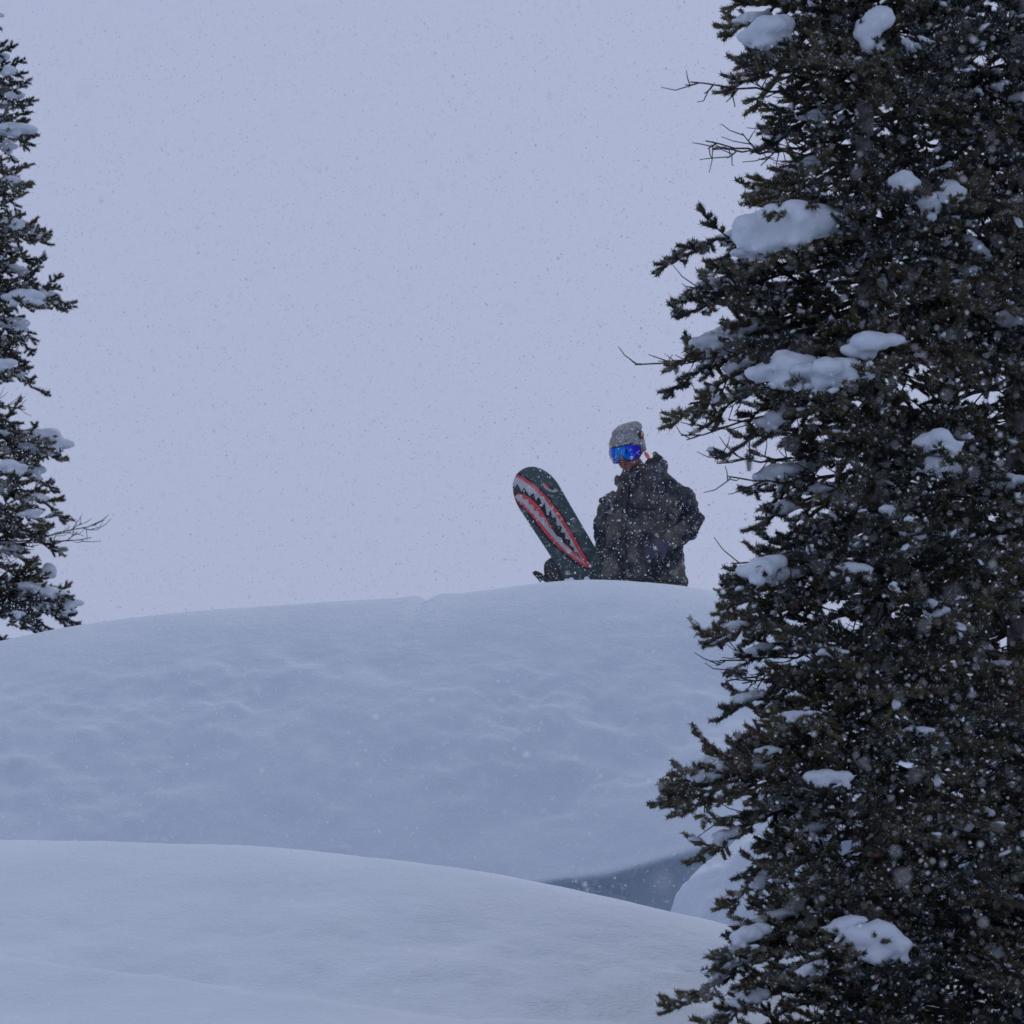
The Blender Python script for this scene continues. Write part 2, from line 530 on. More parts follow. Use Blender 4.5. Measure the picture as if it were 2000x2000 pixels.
def bough(tree, B, T, rng, arch=0.06, width=0.62, dens=1.0, bare=False, dust=0.10, thick=0.011, name='bough', inner_bare=0.35, droop=0.0):
    """one limb of a fir: wood and needles in one mesh"""
    B, T = np.asarray(B, float), np.asarray(T, float)
    mb = MB()
    L = np.linalg.norm(T - B)
    ax = nrm(T - B)
    side = nrm(np.cross(ax, UP))
    upn = np.cross(side, ax)
    M_ = (B + T) / 2 + upn * arch * L + side * rng.normal() * .04 * L
    main = bez(B, M_, T, 12)
    main[1:-1] += rng.normal(size=(10, 3)) * .006
    mb.tube(main, np.linspace(thick, .0028, 12), 5, 0)
    O, D, Ls, TI = [], [], [], []
    base_tint = rng.uniform(.05, .95)

    def shoot(p, d, l):
        O.append(p); D.append(d); Ls.append(l)
        r = rng.random()
        TI.append(0.99 if r > .985 else np.clip(base_tint + rng.normal() * .22, 0, .9))
    step = 0.040 / dens
    nsec = max(5, int(L * .88 / step))
    sgn = 1
    for i in range(nsec):
        t = .10 + .88 * (i + rng.random()) / nsec
        sgn = -sgn
        k = t * 11
        i0 = min(int(k), 10)
        p = main[i0] + (main[i0 + 1] - main[i0]) * (k - i0)
        tg = nrm(main[i0 + 1] - main[i0])
        ls = width * L * ((1 - t) ** .75 * .75 + .10) * rng.uniform(.55, 1.15)
        ls = min(max(ls, .06), .55)
        ang = math.radians(rng.uniform(32, 62))
        roll = rng.normal() * .45 - droop
        d = math.cos(ang) * tg + math.sin(ang) * (sgn * math.cos(roll) * side + math.sin(roll) * upn)
        e = p + d * ls + UP * ls * rng.uniform(-.05, .22)
        m_ = p + d * ls * .55 - UP * ls * rng.uniform(.0, .10)
        c = bez(p, m_, e, 5)
        mb.tube(c, np.linspace(.0042, .0016, 5) if not bare else np.linspace(.0042, .0022, 5), 3, 0, cap=False)
        nt_ = max(3, int(ls / .026))
        s2 = 1
        for j in range(nt_):
            t2 = .18 + .80 * (j + rng.random()) / nt_
            s2 = -s2
            kk = t2 * 4
            a0 = min(int(kk), 3)
            pp = c[a0] + (c[a0 + 1] - c[a0]) * (kk - a0)
            tt = nrm(c[a0 + 1] - c[a0])
            sv = nrm(np.cross(tt, UP))
            uv = np.cross(sv, tt)
            an = math.radians(rng.uniform(30, 60))
            rl = rng.normal() * .6
            dd = math.cos(an) * tt + math.sin(an) * (s2 * math.cos(rl) * sv + math.sin(rl) * uv) + UP * .12
            ll = rng.uniform(.032, .075) * (1.1 - .3 * t2)
            if bare:
                if rng.random() < .75:
                    q1 = pp + nrm(dd) * ll * 1.1
                    q2 = q1 + nrm(nrm(dd) + UP * .35 + rng.normal(size=3) * .2) * ll * .8
                    mb.tube(np.array([pp, q1, q2]), [.0028, .0022, .0015], 3, 0, cap=False)
                continue
            if t * .6 + t2 * .5 < inner_bare and rng.random() < .62:
                if rng.random() < .7:
                    q1 = pp + nrm(dd + rng.normal(size=3) * .3) * ll
                    mb.tube(np.array([pp, q1]), [.0022, .0014], 3, 0, cap=False)
                continue
            shoot(pp, dd, ll)
            if t2 > .35:
                shoot(pp, tt, .04)
        if not bare:
            tt = nrm(c[-1] - c[-2])
            shoot(c[-1] - tt * .01, tt + UP * .1, rng.uniform(.035, .06))
    if not bare:
        for t in np.arange(.55, 1.0, .035 / max(L, .2)):
            k = t * 11
            i0 = min(int(k), 10)
            p = main[i0] + (main[i0 + 1] - main[i0]) * (k - i0)
            shoot(p, nrm(main[i0 + 1] - main[i0]) + rng.normal(size=3) * .15, .045)
        shoot(T - ax * .01, ax + UP * .15, .06)
        place_shoots(mb, O, D, Ls, rng, np.array(TI))
    LAST['pts'] = (np.array(O) + nrm(np.array(D)) * np.array(Ls)[:, None] * .5) if len(O) else main
    LAST['main'] = main
    o = mb.build(name, [M_TWIG, M_NEEDLE], parent=tree, tint=True)
    if not bare and dust > 0:
        db = MB()
        O, D, Ls = np.array(O), nrm(np.array(D)), np.array(Ls)
        # sprinkle more where the limb is open to the sky
        sel = np.where(rng.random(len(O)) < dust)[0]
        for s in sel:
            l = min(.0055 * math.exp(abs(rng.normal()) * .8), .030)
            w = l * rng.uniform(.35, .7)
            x = nrm(D[s] + rng.normal(size=3) * .3)
            y = nrm(np.cross(UP, x))
            z = np.cross(x, y)
            cc = O[s] + D[s] * Ls[s] * rng.uniform(.3, .9) + UP * rng.uniform(.006, .011)
            iv, ifc = (_icoV, _icoF) if l > .011 else ico(0)
            V = iv * (1 + .9 * noise3(iv * 1.3 + s * 3.7)[:, None])
            db.add(cc + V[:, :1] * l * x + V[:, 1:2] * w * y + V[:, 2:] * l * .32 * z, ifc)
        if db.n:
            d_ = db.build('snow_dusting', [M_CAP], parent=o)
            d_['kind'] = 'stuff'
    return o


LIB = {}
LAST = {}


def lib_limb(kind, L):
    """a limb mesh shared by many copies; kinds differ in density"""
    sizes = (.30, .45, .60, .75, .88)
    Lq = min(sizes, key=lambda q: abs(q - L))
    if (kind, Lq) not in LIB:
        out = []
        for k in range(3 if kind == 'thin' else 5):
            rng = np.random.default_rng(1000 + int(Lq * 100) * 7 + k * 13 + (0 if kind == 'thin' else 500))
            o = bough(None, (0, 0, 0), (Lq, 0, 0), rng, arch=.07, width=.62, dens=.36 if kind == 'thin' else .64, dust=.06, droop=.1)
            kids = [c for c in o.children]
            out.append((o.data, kids[0].data if kids else None))
            for c in kids:
                bpy.data.objects.remove(c)
            bpy.data.objects.remove(o)
        LIB[(kind, Lq)] = out
    return Lq, LIB[(kind, Lq)]


def put_limb(tree, root, T, rng, kind):
    d = T - root
    L = float(np.linalg.norm(d))
    Lq, var = lib_limb(kind, L)
    me, du = var[rng.integers(len(var))]
    o = bpy.data.objects.new('bough', me)
    COL.objects.link(o)
    o.parent = tree
    o.location = root - BASE[tree.name]
    o.rotation_euler = (rng.normal() * .12, -math.asin(d[2] / L), math.atan2(d[1], d[0]))
    k = L / Lq
    o.scale = (k, k * (1 if rng.random() < .5 else -1), k)
    if du is not None:
        c = bpy.data.objects.new('snow_dusting', du)
        COL.objects.link(c)
        c.parent = o
        c['kind'] = 'stuff'


def remesh(V, Fc, voxel, smooth=3):
    me = bpy.data.meshes.new('tmp')
    me.from_pydata(np.asarray(V).tolist(), [], np.asarray(Fc).tolist())
    o = bpy.data.objects.new('tmp', me)
    COL.objects.link(o)
    m = o.modifiers.new('r', 'REMESH')
    m.mode = 'VOXEL'
    m.voxel_size = voxel
    m.use_smooth_shade = True
    if smooth:
        s = o.modifiers.new('s', 'SMOOTH')
        s.iterations = smooth
        s.factor = .5
    dg = bpy.context.view_layer.depsgraph
    bpy.context.view_layer.update()
    ev = o.evaluated_get(dg)
    em = ev.to_mesh()
    em.calc_loop_triangles()
    vv = np.empty(len(em.vertices) * 3, np.float32)
    em.vertices.foreach_get('co', vv)
    nn = np.empty(len(em.vertices) * 3, np.float32)
    em.vertices.foreach_get('normal', nn)
    ff = np.empty(len(em.loop_triangles) * 3, np.int32)
    em.loop_triangles.foreach_get('vertices', ff)
    ev.to_mesh_clear()
    bpy.data.objects.remove(o)
    bpy.data.meshes.remove(me)
    return vv.reshape(-1, 3).astype(float), ff.reshape(-1, 3), nn.reshape(-1, 3).astype(float)


CAPQ = []


def snow_cap(parent, c, w, h, d, rng, tilt=0.0, lobes=5, base=None):
    """snow lying on a limb: a dome of soft lobes run together with the snow caught on the shoots around it"""
    mb = MB()
    Vi, Fi = ico(2)
    Vs, Fs = ico(1)
    zb = c[2] - h / 2
    for k in range(lobes):
        u = (k + .5) / lobes * 2 - 1 + rng.normal() * .08
        prof = math.sqrt(max(.12, 1 - u * u * .9))
        hh = h * prof * rng.uniform(.78, 1.05)
        p = c + np.array([u * w * .40, rng.normal() * d * .10, 0])
        p[2] = zb + hh * .45 + tilt * u * w * .40
        R = np.array([w / lobes * rng.uniform(.85, 1.10) + .01, d * .45 * prof, hh * .58])
        mb.add(p + Vi * R * (1 + .10 * noise3(Vi * 1.6 + k * 3 + c[0] * 9)[:, None]), Fi)
    pts = LAST['pts']
    e = ((pts[:, 0] - c[0]) / (w * .62)) ** 2 + ((pts[:, 1] - c[1]) / (d * .60)) ** 2
    dz = np.abs(pts[:, 2] - (zb + tilt * (pts[:, 0] - c[0])))
    for j in np.where((e < 1) & (dz < h * .25 + .022))[0]:
        r = (.010 + .32 * h * (1 - e[j])) * rng.uniform(.7, 1.15)
        r = min(r, .045)
        q_ = pts[j] + np.array([0, 0, .004 + r * .25])
        mb.add(q_ + Vs * np.array([r * 1.25, r * 1.25, r * .85]), Fs)
    CAPQ.append((parent, np.concatenate(mb.v), np.concatenate(mb.f), min(max(h / 9, .0085), .014), 9 if w > .3 else 4))


def flush_caps():
    for parent, V, Fc, vox, sm in CAPQ:
        V_, F_, N_ = remesh(V, Fc, vox, sm)
        V_ = V_ + N_ * (.007 * fbm(V_ * 26.0, 4, .6))[:, None]
        link('snow_cap', V_, F_, M_CAP, parent=parent)
    CAPQ.clear()


def trunk(tree, pts, rad, rng, sides=16):
    t = np.linspace(0, 1, 70)
    pts = np.asarray(pts, float)
    k = np.linspace(0, 1, len(pts))
    line = np.stack([np.interp(t, k, pts[:, i]) for i in range(3)], -1)
    line[:, :2] += .008 * np.stack([noise3(np.stack([t * 9, 0 * t + 3, 0 * t], -1)), noise3(np.stack([t * 9, 0 * t + 7, 0 * t], -1))], -1)
    r = np.interp(t, [0, 1], rad) * (1 + .05 * noise3(np.stack([t * 30, 0 * t, 0 * t], -1)))
    r[:4] *= np.array([1.35, 1.2, 1.1, 1.04])
    mb = MB()
    mb.tube(line, r, sides, 0, upv=[0, 1, 0])
    return mb.build('trunk', [M_BARK], parent=tree), line


SIL = np.array([(-900, 1480), (-300, 1440), (-100, 1430), (0, 1415), (60, 1405), (100, 1445), (150, 1420), (250, 1465), (330, 1475), (400, 1490), (470, 1385), (520, 1350),
                (600, 1365), (700, 1330), (770, 1345), (850, 1385), (930, 1465), (1000, 1480), (1060, 1490), (1100, 1465), (1150, 1430), (1250, 1415),
                (1330, 1450), (1400, 1435), (1480, 1445), (1540, 1360), (1580, 1345), (1640, 1410), (1700, 1395), (1760, 1450), (1830, 1460), (1900, 1410), (1980, 1340), (2200, 1340)])

# ---- the fir in front of the scoop
YA = 15.4
rngA = np.random.default_rng(21)
xa = P(1712, 1000, YA)[0]
zga = ground_z(xa, YA)
treeA = thing('fir_tree', (xa, YA, zga - .1), 'tall snow-laden fir whose boughs reach out towards the snowboarder', 'tree', 'firs on the snow slope')
trA, lineA = trunk(treeA, [(xa + .02, YA, zga - .3), (xa, YA, 0.95), (xa - .04, YA, 2.1), (xa - .02, YA, 6.4)], (.066, .018), rngA)


def on_trunk(line, z):
    return np.array([np.interp(z, line[:, 2], line[:, 0]), np.interp(z, line[:, 2], line[:, 1]), z])


# limbs that make the outline against the sky and the snow: tip (px, py), rise of the root, depth offset
tips = [(1412, 22, .18, -.1), (1405, 75, .26, -.25), (1440, 118, .22, .1), (1395, 185, .10, .0), (1470, 300, .16, .05), (1452, 388, .16, -.05),
        (1280, 520, .22, -.25), (1345, 572, .24, -.1), (1315, 622, .26, -.3), (1372, 545, .2, .15), (1300, 715, .26, -.2), (1288, 770, .34, -.1), (1345, 700, .25, .2),
        (1290, 842, .46, -.25), (1350, 850, .36, .05), (1400, 900, .30, -.3), (1455, 965, .20, -.1), (1450, 1042, .22, -.2), (1480, 1000, .25, .2),
        (1405, 1160, .20, -.1), (1392, 1205, .24, -.25), (1395, 1262, .26, .1), (1415, 1320, .26, -.2), (1388, 1412, .22, -.15), (1432, 1470, .26, .1),
        (1288, 1566, .30, -.2), (1305, 1600, .34, -.35), (1336, 1688, .36, -.1), (1400, 1640, .3, .15), (1430, 1722, .28, -.3), (1394, 1782, .30, -.15),
        (1450, 1850, .26, .1), (1395, 1892, .28, -.3), (1375, 1935, .30, -.1), (1288, 1985, .34, -.3), (1330, 2030, .3, .0), (1400, 2010, .3, -.45)]
for k, (px, py, rise, dy) in enumerate(tips):
    T = P(px, py, YA + dy)
    zb = T[2] + rise + rngA.uniform(-.03, .05)
    T = T - nrm(T - on_trunk(lineA, zb)) * .045
    o = bough(treeA, on_trunk(lineA, zb), T, rngA, arch=.10, width=.50, dens=.80, dust=.13)
    for _ in range(2):
        m_ = LAST['main'][rngA.integers(4, 10)]
        w_ = rngA.uniform(.06, .15)
        snow_cap(o, m_ + np.array([0, rngA.uniform(-.05, .03), .022]), w_, w_ * rngA.uniform(.25, .4), w_ * .8, rngA, (LAST['main'][9] - LAST['main'][4])[2] / ((LAST['main'][9] - LAST['main'][4])[0] - 1e-3) * .8, 3)
# bare dead twigs
for (px, py, rise, dy, w) in [(1348, 160, .02, -.1, .35), (1378, 275, -.02, -.05, .40), (1392, 290, .1, -.2, .4), (1240, 712, .22, -.15, .22), (1400, 905, .12, -.1, .42), (1420, 930, .05, -.25, .45),
                              (1330, 850, .3, -.3, .35), (1420, 1330, .2, -.3, .45), (1345, 790, .25, -.2, .4), (1360, 560, .12, -.2, .4), (1405, 1290, .1, -.1, .45), (1385, 1600, .2, -.1, .4), (1450, 1100, .1, -.1, .4), (1450, 1335, .12, -.1, .5), (1600, 1960, .3, -.6, .5), (1680, 1990, .35, -.65, .5), (1500, 250, .1, .1, .45), (1580, 700, .2, -.5, .4), (1480, 1760, .25, -.4, .4)]:
    T = P(px, py, YA + dy)
    bough(treeA, on_trunk(lineA, T[2] + rise), T, rngA, arch=-.10, width=w, dens=.55, bare=True, thick=.007, name='dead_branch')
# filling limbs all round
z = zga + .15
while z < 5.9:
    nb = 7 if z < 3.0 else 5
    a0 = rngA.uniform(0, 2 * PI)
    for j in range(nb):
        az = a0 + j * 2 * PI / nb + rngA.normal() * .25
        ca, sa = math.cos(az), math.sin(az)
        zb = z + rngA.uniform(-.08, .08)
        slope = rngA.uniform(-.42, -.12)
        rmax = .80 * min(1.0, .25 + (6.3 - zb) / 3.2)
        L = rmax * rngA.uniform(.72, 1.05)
        py = 1400 - (zb + slope * L) / YA * F
        if ca < 0:
            lim = (1712 - np.interp(py, SIL[:, 0], SIL[:, 1]) - 40) / 519.0
            L = min(L, max(.25, (lim - .08) / max(-ca, .2)))
        away = sa > .35
        T = on_trunk(lineA, zb) + np.array([ca * L, sa * L, slope * L])
        T[2] = max(T[2], zga + .12)
        put_limb(treeA, on_trunk(lineA, zb), T, rngA, 'thin' if away or zb > 3.0 else 'full')
    z += .17 if z < 3.0 else .25

for k in range(46):
    zb = rngA.uniform(zga + .3, 2.9)
    az = rngA.uniform(1.28, 1.72) * PI
    L = rngA.uniform(.38, .66)
    root = on_trunk(lineA, zb)
    if .70 < zb < 1.05 and rngA.random() < .8:
        continue
    put_limb(treeA, root, root + np.array([math.cos(az) * L, math.sin(az) * L, rngA.uniform(-.4, -.1) * L]), rngA, 'full')

# snow pillows: px box x0,x1,y0,y1, tilt, lobes
capsA = [(1452, 1550, 27, 94, .35, 4), (1677, 1742, 2, 100, .9, 3), (1769, 1818, 69, 98, 0, 3), (1744, 1789, 337, 375, -.1, 3), (1794, 1832, 371, 425, -.6, 3),
         (1834, 1880, 352, 398, -.2, 3), (1424, 1677, 392, 478, .03, 8), (1440, 1530, 462, 510, .28, 3), (1465, 1600, 688, 752, .18, 5), (1560, 1693, 700, 750, -.05, 4), (1650, 1755, 645, 702, .3, 4),
         (1796, 1887, 892, 933, -.05, 4), (1788, 1867, 842, 884, .05, 4), (1720, 1744, 985, 1004, .3, 2), (1755, 1800, 1012, 1045, 0, 3), (1368, 1411, 540, 567, .3, 2),
         (1352, 1408, 1474, 1516, .35, 3), (1415, 1457, 1486, 1523, .3, 2), (1330, 1370, 1523, 1548, .4, 2), (1481, 1523, 1457, 1475, .1, 2), (1577, 1657, 1500, 1531, 0, 3),
         (1614, 1686, 1786, 1825, .4, 3), (1655, 1771, 1800, 1877, -.2, 3), (1432, 1496, 1800, 1852, .5, 3), (1755, 1821, 1419, 1440, .15, 4), (1734, 1771, 1862, 1883, -.1, 2),
         (1525, 1593, 1388, 1403, .1, 3), (1420, 1457, 1213, 1232, .2, 2), (1450, 1530, 1082, 1135, .4, 3), (1600, 1650, 1265, 1282, 0, 3), (1560, 1610, 1880, 1905, .35, 3), (1640, 1700, 1100, 1118, -.1, 3), (1810, 1850, 1180, 1205, 0, 2)]


def cap_limb(tree, line, caps, Yt, pxt, rng, rho=.62, sc=519.0):
    for k, (x0, x1, y0, y1, tilt, lobes) in enumerate(caps):
        cx, cy = (x0 + x1) / 2, (y0 + y1) / 2
        w, h = (x1 - x0) / sc, (y1 - y0) / sc
        h = max(h - abs(tilt) * w * .45, h * .65)
        dx = (cx - pxt) / sc
        dy = -math.sqrt(max(.02, rho ** 2 - dx ** 2))
        if abs(dx) > rho * .85:
            dy = -.12
        c = P(cx, cy - .16 * (y1 - y0), Yt + dy)
        b = P(cx, y1, Yt + dy) + np.array([0, 0, -.015])
        root = on_trunk(line, b[2] + rng.uniform(.08, .2))
        hv = b - root
        T = root + hv * (1.0 + max(.12, .35 * w) / max(np.linalg.norm(hv), .2))
        o = bough(tree, root, T, rng, arch=.10, width=.6, dens=.85, dust=.12)
        d = min(max(w * .6, .07), .24)
        h = min(h * .88, 1.1 * w)
        snow_cap(o, c, w, h, d, rng, tilt, max(lobes, 3))


cap_limb(treeA, lineA, capsA, YA, 1712, rngA)

# ---- the fir beside it
YB = 16.3
rngB = np.random.default_rng(77)
xb = P(1994, 1000, YB)[0]
zgb = ground_z(xb, YB)
treeB = thing('fir_tree', (xb, YB, zgb - .1), 'fir crowded behind the larger tree, its trunk farther from the snowboarder', 'tree', 'firs on the snow slope')
trB, lineB = trunk(treeB, [(xb, YB, zgb - .3), (xb - .01, YB, 1.0), (xb + .02, YB, 6.0)], (.075, .02), rngB)
z = zgb + .2
while z < 5.6:
    nb = 8 if z < 3.1 else 5
    a0 = rngB.uniform(0, 2 * PI)
    for j in range(nb):
        az = a0 + j * 2 * PI / nb + rngB.normal() * .25
        ca, sa = math.cos(az), math.sin(az)
        zb = z + rngB.uniform(-.08, .08)
        slope = rngB.uniform(-.4, -.1)
        L = .85 * min(1.0, .25 + (6.0 - zb) / 3.0) * rngB.uniform(.7, 1.05)
        away = sa > .4 or ca > .5
        T = on_trunk(lineB, zb) + np.array([ca * L, sa * L, slope * L])
        T[2] = max(T[2], zgb + .12)
        put_limb(treeB, on_trunk(lineB, zb), T, rngB, 'thin' if away else 'full')
    z += .16 if z < 3.1 else .24
capsB = [(1861, 1894, 87, 112, 0, 2), (1942, 1975, 154, 181, 0, 2), (1975, 2010, 181, 203, 0, 2), (1868, 1912, 344, 398, -.4, 3), (1968, 2020, 391, 431, .3, 3), (1814, 1923, 462, 511, .0, 5),
         (1829, 1984, 520, 552, -.15, 6), (1945, 1995, 925, 954, .2, 3), (1842, 1931, 1564, 1622, .15, 3), (1920, 1974, 1848, 1877, 0, 3), (1879, 1912, 1866, 1887, 0, 2), (1983, 2020, 1838, 1867, 0, 2),
         (1900, 1960, 690, 712, .1, 3), (1880, 1930, 1090, 1110, 0, 3), (1930, 1985, 1290, 1312, .1, 3), (1890, 1925, 1440, 1456, 0, 2), (1950, 2010, 600, 640, .2, 3)]
cap_limb(treeB, lineB, capsB, YB, 1994, rngB, rho=.80, sc=F / YB)

# ---- the fir at the other end of the crest
YL = 25.4
rngL = np.random.default_rng(5)
pxl = -95
xl = P(pxl, 1000, YL)[0]
zgl = ground_z(xl, YL)
treeL = thing('fir_tree', (xl, YL, zgl - .1), 'narrow snowy fir standing alone behind the snow crest, apart from the other firs', 'tree', 'firs on the snow slope')
trL, lineL = trunk(treeL, [(xl, YL, zgl - .4), (xl, YL, 2.4), (xl + .05, YL, 4.95)], (.11, .012), rngL)
sl = F / YL
tipsL = [(6, 62, .25, 0), (18, 140, .25, -.1), (50, 215, .22, -.05), (78, 268, .15, -.1), (38, 320, .3, .05), (40, 362, .15, 0), (45, 408, .2, -.1), (98, 470, .18, -.05), (78, 520, .2, .1), (82, 560, .22, -.15),
         (124, 600, .16, -.1), (74, 655, .2, -.2), (72, 690, .3, 0), (98, 772, .25, -.1), (60, 745, .3, .15), (130, 900, .22, -.1), (112, 880, .12, -.3), (118, 960, .3, -.1), (148, 1020, .34, -.15), (90, 1000, .2, .1),
         (90, 1060, .3, -.3), (95, 1120, .25, -.1), (160, 1222, .30, -.2), (140, 1215, .28, -.4), (110, 1235, .3, .1), (80, 1240, .25, -.45)]
for (px, py, rise, dy) in tipsL:
    T = P(px, py, YL + dy)
    T = T - nrm(T - on_trunk(lineL, T[2] + rise)) * .06
    o = bough(treeL, on_trunk(lineL, T[2] + rise), T, rngL, arch=.10, width=.55, dens=.8, dust=.16)
    m_ = LAST['main'][rngL.integers(5, 10)]
    w_ = rngL.uniform(.08, .2)
    snow_cap(o, m_ + np.array([0, rngL.uniform(-.06, .0), .025]), w_, w_ * rngL.uniform(.25, .4), w_ * .8, rngL, -.3, 3)
for (px, py, rise, dy, w) in [(196, 1018, -.1, -.1, .42), (178, 1050, .05, -.2, .4), (60, 845, .1, 0, .4), (50, 800, .2, -.1, .4), (70, 1010, .2, .1, .5)]:
    T = P(px, py, YL + dy)
    bough(treeL, on_trunk(lineL, T[2] + rise), T, rngL, arch=-.12, width=w, dens=.5, bare=True, thick=.008, name='dead_branch')
z = zgl + .3
while z < 4.85:
    for j in range(7):
        az = rngL.uniform(0, 2 * PI)
        ca, sa = math.cos(az), math.sin(az)
        zb = z + rngL.uniform(-.1, .1)
        slope = rngL.uniform(-.4, -.1)
        py = 1400 - zb * sl
        rm = np.interp(py, [-300, 60, 300, 600, 1000, 1300], [.12, .20, .30, .42, .46, .55])
        L = rm * rngL.uniform(.7, 1.0)
        T = on_trunk(lineL, zb) + np.array([ca * L, sa * L, slope * L])
        put_limb(treeL, on_trunk(lineL, zb), T, rngL, 'thin' if (ca < -.2 or sa > .5) else 'full')
    z += .17
capsL = [(-20, 72, 240, 266, -.1, 4), (4, 30, 128, 150, 0, 2), (12, 30, 178, 196, -.3, 2), (8, 36, 342, 360, 0, 2), (8, 42, 424, 450, -.2, 2), (52, 80, 455, 470, -.1, 2), (12, 86, 566, 592, 0, 4), (86, 116, 568, 586, -.2, 2),
         (36, 134, 836, 882, -.1, 4), (-20, 46, 900, 922, 0, 3), (38, 82, 994, 1012, .2, 2), (70, 92, 1026, 1060, 0, 2), (82, 108, 1092, 1152, -.2, 2), (28, 158, 1140, 1184, -.35, 5), (16, 46, 1192, 1206, -.1, 2), (-30, 30, 700, 720, .1, 3)]
cap_limb(treeL, lineL, capsL, YL, pxl, rngL, rho=.62, sc=sl)

# ---- a small fir whose leader just tops the crest
YS = 24.5
rngS = np.random.default_rng(9)
bs = P(1432, 1262, YS)
zs = ground_z(bs[0], YS)
treeS = thing('fir_sapling', (bs[0], YS, zs), 'tiny fir sapling whose tip pokes above the crest beside the larger tree', 'tree')
trS, lineS = trunk(treeS, [(bs[0], YS, zs - .1), (bs[0] + .01, YS, P(1432, 1128, YS)[2])], (.014, .004), rngS, 8)
ztop = P(1432, 1130, YS)[2]
for k in range(22):
    t = (k + .5) / 22
    zb = zs + .06 + (ztop - zs - .06) * t
    az = k * 2.4
    L = .17 * (1 - t) + .045
    T = on_trunk(lineS, zb) + np.array([math.cos(az) * L, math.sin(az) * L, .25 * L])
    bough(treeS, on_trunk(lineS, zb), T, rngS, width=.5, dens=.8, thick=.004, dust=.15, inner_bare=0)

flush_caps()

# ------------------------------------------------------------------ the snowboarder
YP = 24.6
FEET = P(1258, 1421, YP)


def Lp(px, py, dy=0.0):
    q_ = P(px, py, YP)
    return np.array([q_[0], YP + dy, q_[2]])


def loft(mb, rings, yaw=0.0, sides=28, p=2.0):
    """rings: (centre, rx, ry) with horizontal, yawed ellipses"""
    th = np.arange(sides) * 2 * PI / sides
    cx, sx = np.cos(th), np.sin(th)
    e = 2.0 / p
    ex = np.sign(cx) * np.abs(cx) ** e
    ey = np.sign(sx) * np.abs(sx) ** e
    c_, s_ = math.cos(yaw), math.sin(yaw)
    V = []
    for c, rx, ry in rings:
        x, y = ex * rx, ey * ry
        V.append(np.stack([c[0] + x * c_ - y * s_, c[1] + x * s_ + y * c_, np.full(sides, c[2])], -1))
    n_ = len(V)
    V = np.concatenate(V + [np.array([rings[0][0]]), np.array([rings[-1][0]])])
    Fc = []
    for i in range(n_ - 1):
        for j in range(sides):
            a, b = i * sides + j, i * sides + (j + 1) % sides
            Fc += [(a, b, b + sides), (a, b + sides, a + sides)]
    for j in range(sides):
        Fc.append((n_ * sides, (j + 1) % sides, j))
        Fc.append((n_ * sides + 1, (n_ - 1) * sides + j, (n_ - 1) * sides + (j + 1) % sides))
    mb.add(V, Fc)


def blob(mb, c, r, sub=2, R_=None):
    V, Fc = ico(sub)
    V = V * np.asarray(r, float)
    if R_ is not None:
        V = V @ R_.T
    mb.add(V + np.asarray(c), Fc)


def allv(mb):
    return np.concatenate(mb.v), np.concatenate(mb.f)


M_SKIN = mat('skin', (0.26, 0.115, 0.095), 0.55)
noisy(M_SKIN, (0.20, 0.085, 0.075), (0.30, 0.13, 0.11), 28, 4)
M_LIP = mat('lips', (0.20, 0.05, 0.05), 0.5)
M_EYE = mat('eye', (0.5, 0.5, 0.5), 0.2)
M_JACKET = mat('jacket_cloth', (0.07, 0.065, 0.06), 0.85, spec=0.25)
cr = noisy(M_JACKET, (0.021, 0.025, 0.037), (0.118, 0.110, 0.094), 6.5, 5, 0.42, 0.58, bump=0.25, bscale=160, dist=0.002)
N_, Lk_, B_ = nodes(M_JACKET)          # fine snow caught in the cloth
_tc, _nz, _rp, _mx = N_.new('ShaderNodeTexCoord'), N_.new('ShaderNodeTexNoise'), N_.new('ShaderNodeValToRGB'), N_.new('ShaderNodeMix')
_nz.inputs['Scale'].default_value, _nz.inputs['Detail'].default_value = 70, 3
_rp.color_ramp.elements[0].position, _rp.color_ramp.elements[1].position = .64, .74
_mx.data_type = 'RGBA'
_mx.inputs['B'].default_value = (.34, .36, .40, 1)
Lk_.new(_tc.outputs['Object'], _nz.inputs['Vector'])
Lk_.new(_nz.outputs['Fac'], _rp.inputs['Fac'])
Lk_.new(_rp.outputs['Color'], _mx.inputs['Factor'])
Lk_.new(cr.outputs['Color'], _mx.inputs['A'])
Lk_.new(_mx.outputs['Result'], B_.inputs['Base Color'])
M_TROUSER = mat('trouser_cloth', (0.03, 0.032, 0.04), 0.85, spec=0.25)
M_GLOVE = mat('glove_leather', (0.022, 0.026, 0.042), 0.6)
noisy(M_GLOVE, (0.026, 0.032, 0.052), (0.055, 0.062, 0.09), 30, 3)
M_ZIP = mat('zip_tape', (0.02, 0.02, 0.024), 0.5)
M_BOOT = mat('boot', (0.03, 0.03, 0.034), 0.6)
M_KNIT = mat('grey_knit', (0.25, 0.25, 0.26), 0.95, spec=0.1)
cr = noisy(M_KNIT, (0.20, 0.195, 0.195), (0.40, 0.395, 0.40), 90, 6, 0.38, 0.62, bump=0.7, bscale=150, dist=0.006)
e_ = cr.color_ramp.elements.new(0.70)
e_.color = (0.62, 0.62, 0.63, 1)
M_PATCH = mat('patch_black', (0.015, 0.015, 0.02), 0.6)
M_PATCHO = mat('patch_orange', (0.75, 0.30, 0.06), 0.6)
M_FRAME = mat('goggle_frame', (0.018, 0.02, 0.045), 0.4)
M_ORANGE = mat('orange_tab', (0.95, 0.13, 0.07), 0.5)
M_STRAP = mat('goggle_strap', (0.02, 0.02, 0.026), 0.7)
M_PRINT = mat('strap_print', (0.62, 0.63, 0.66), 0.7)
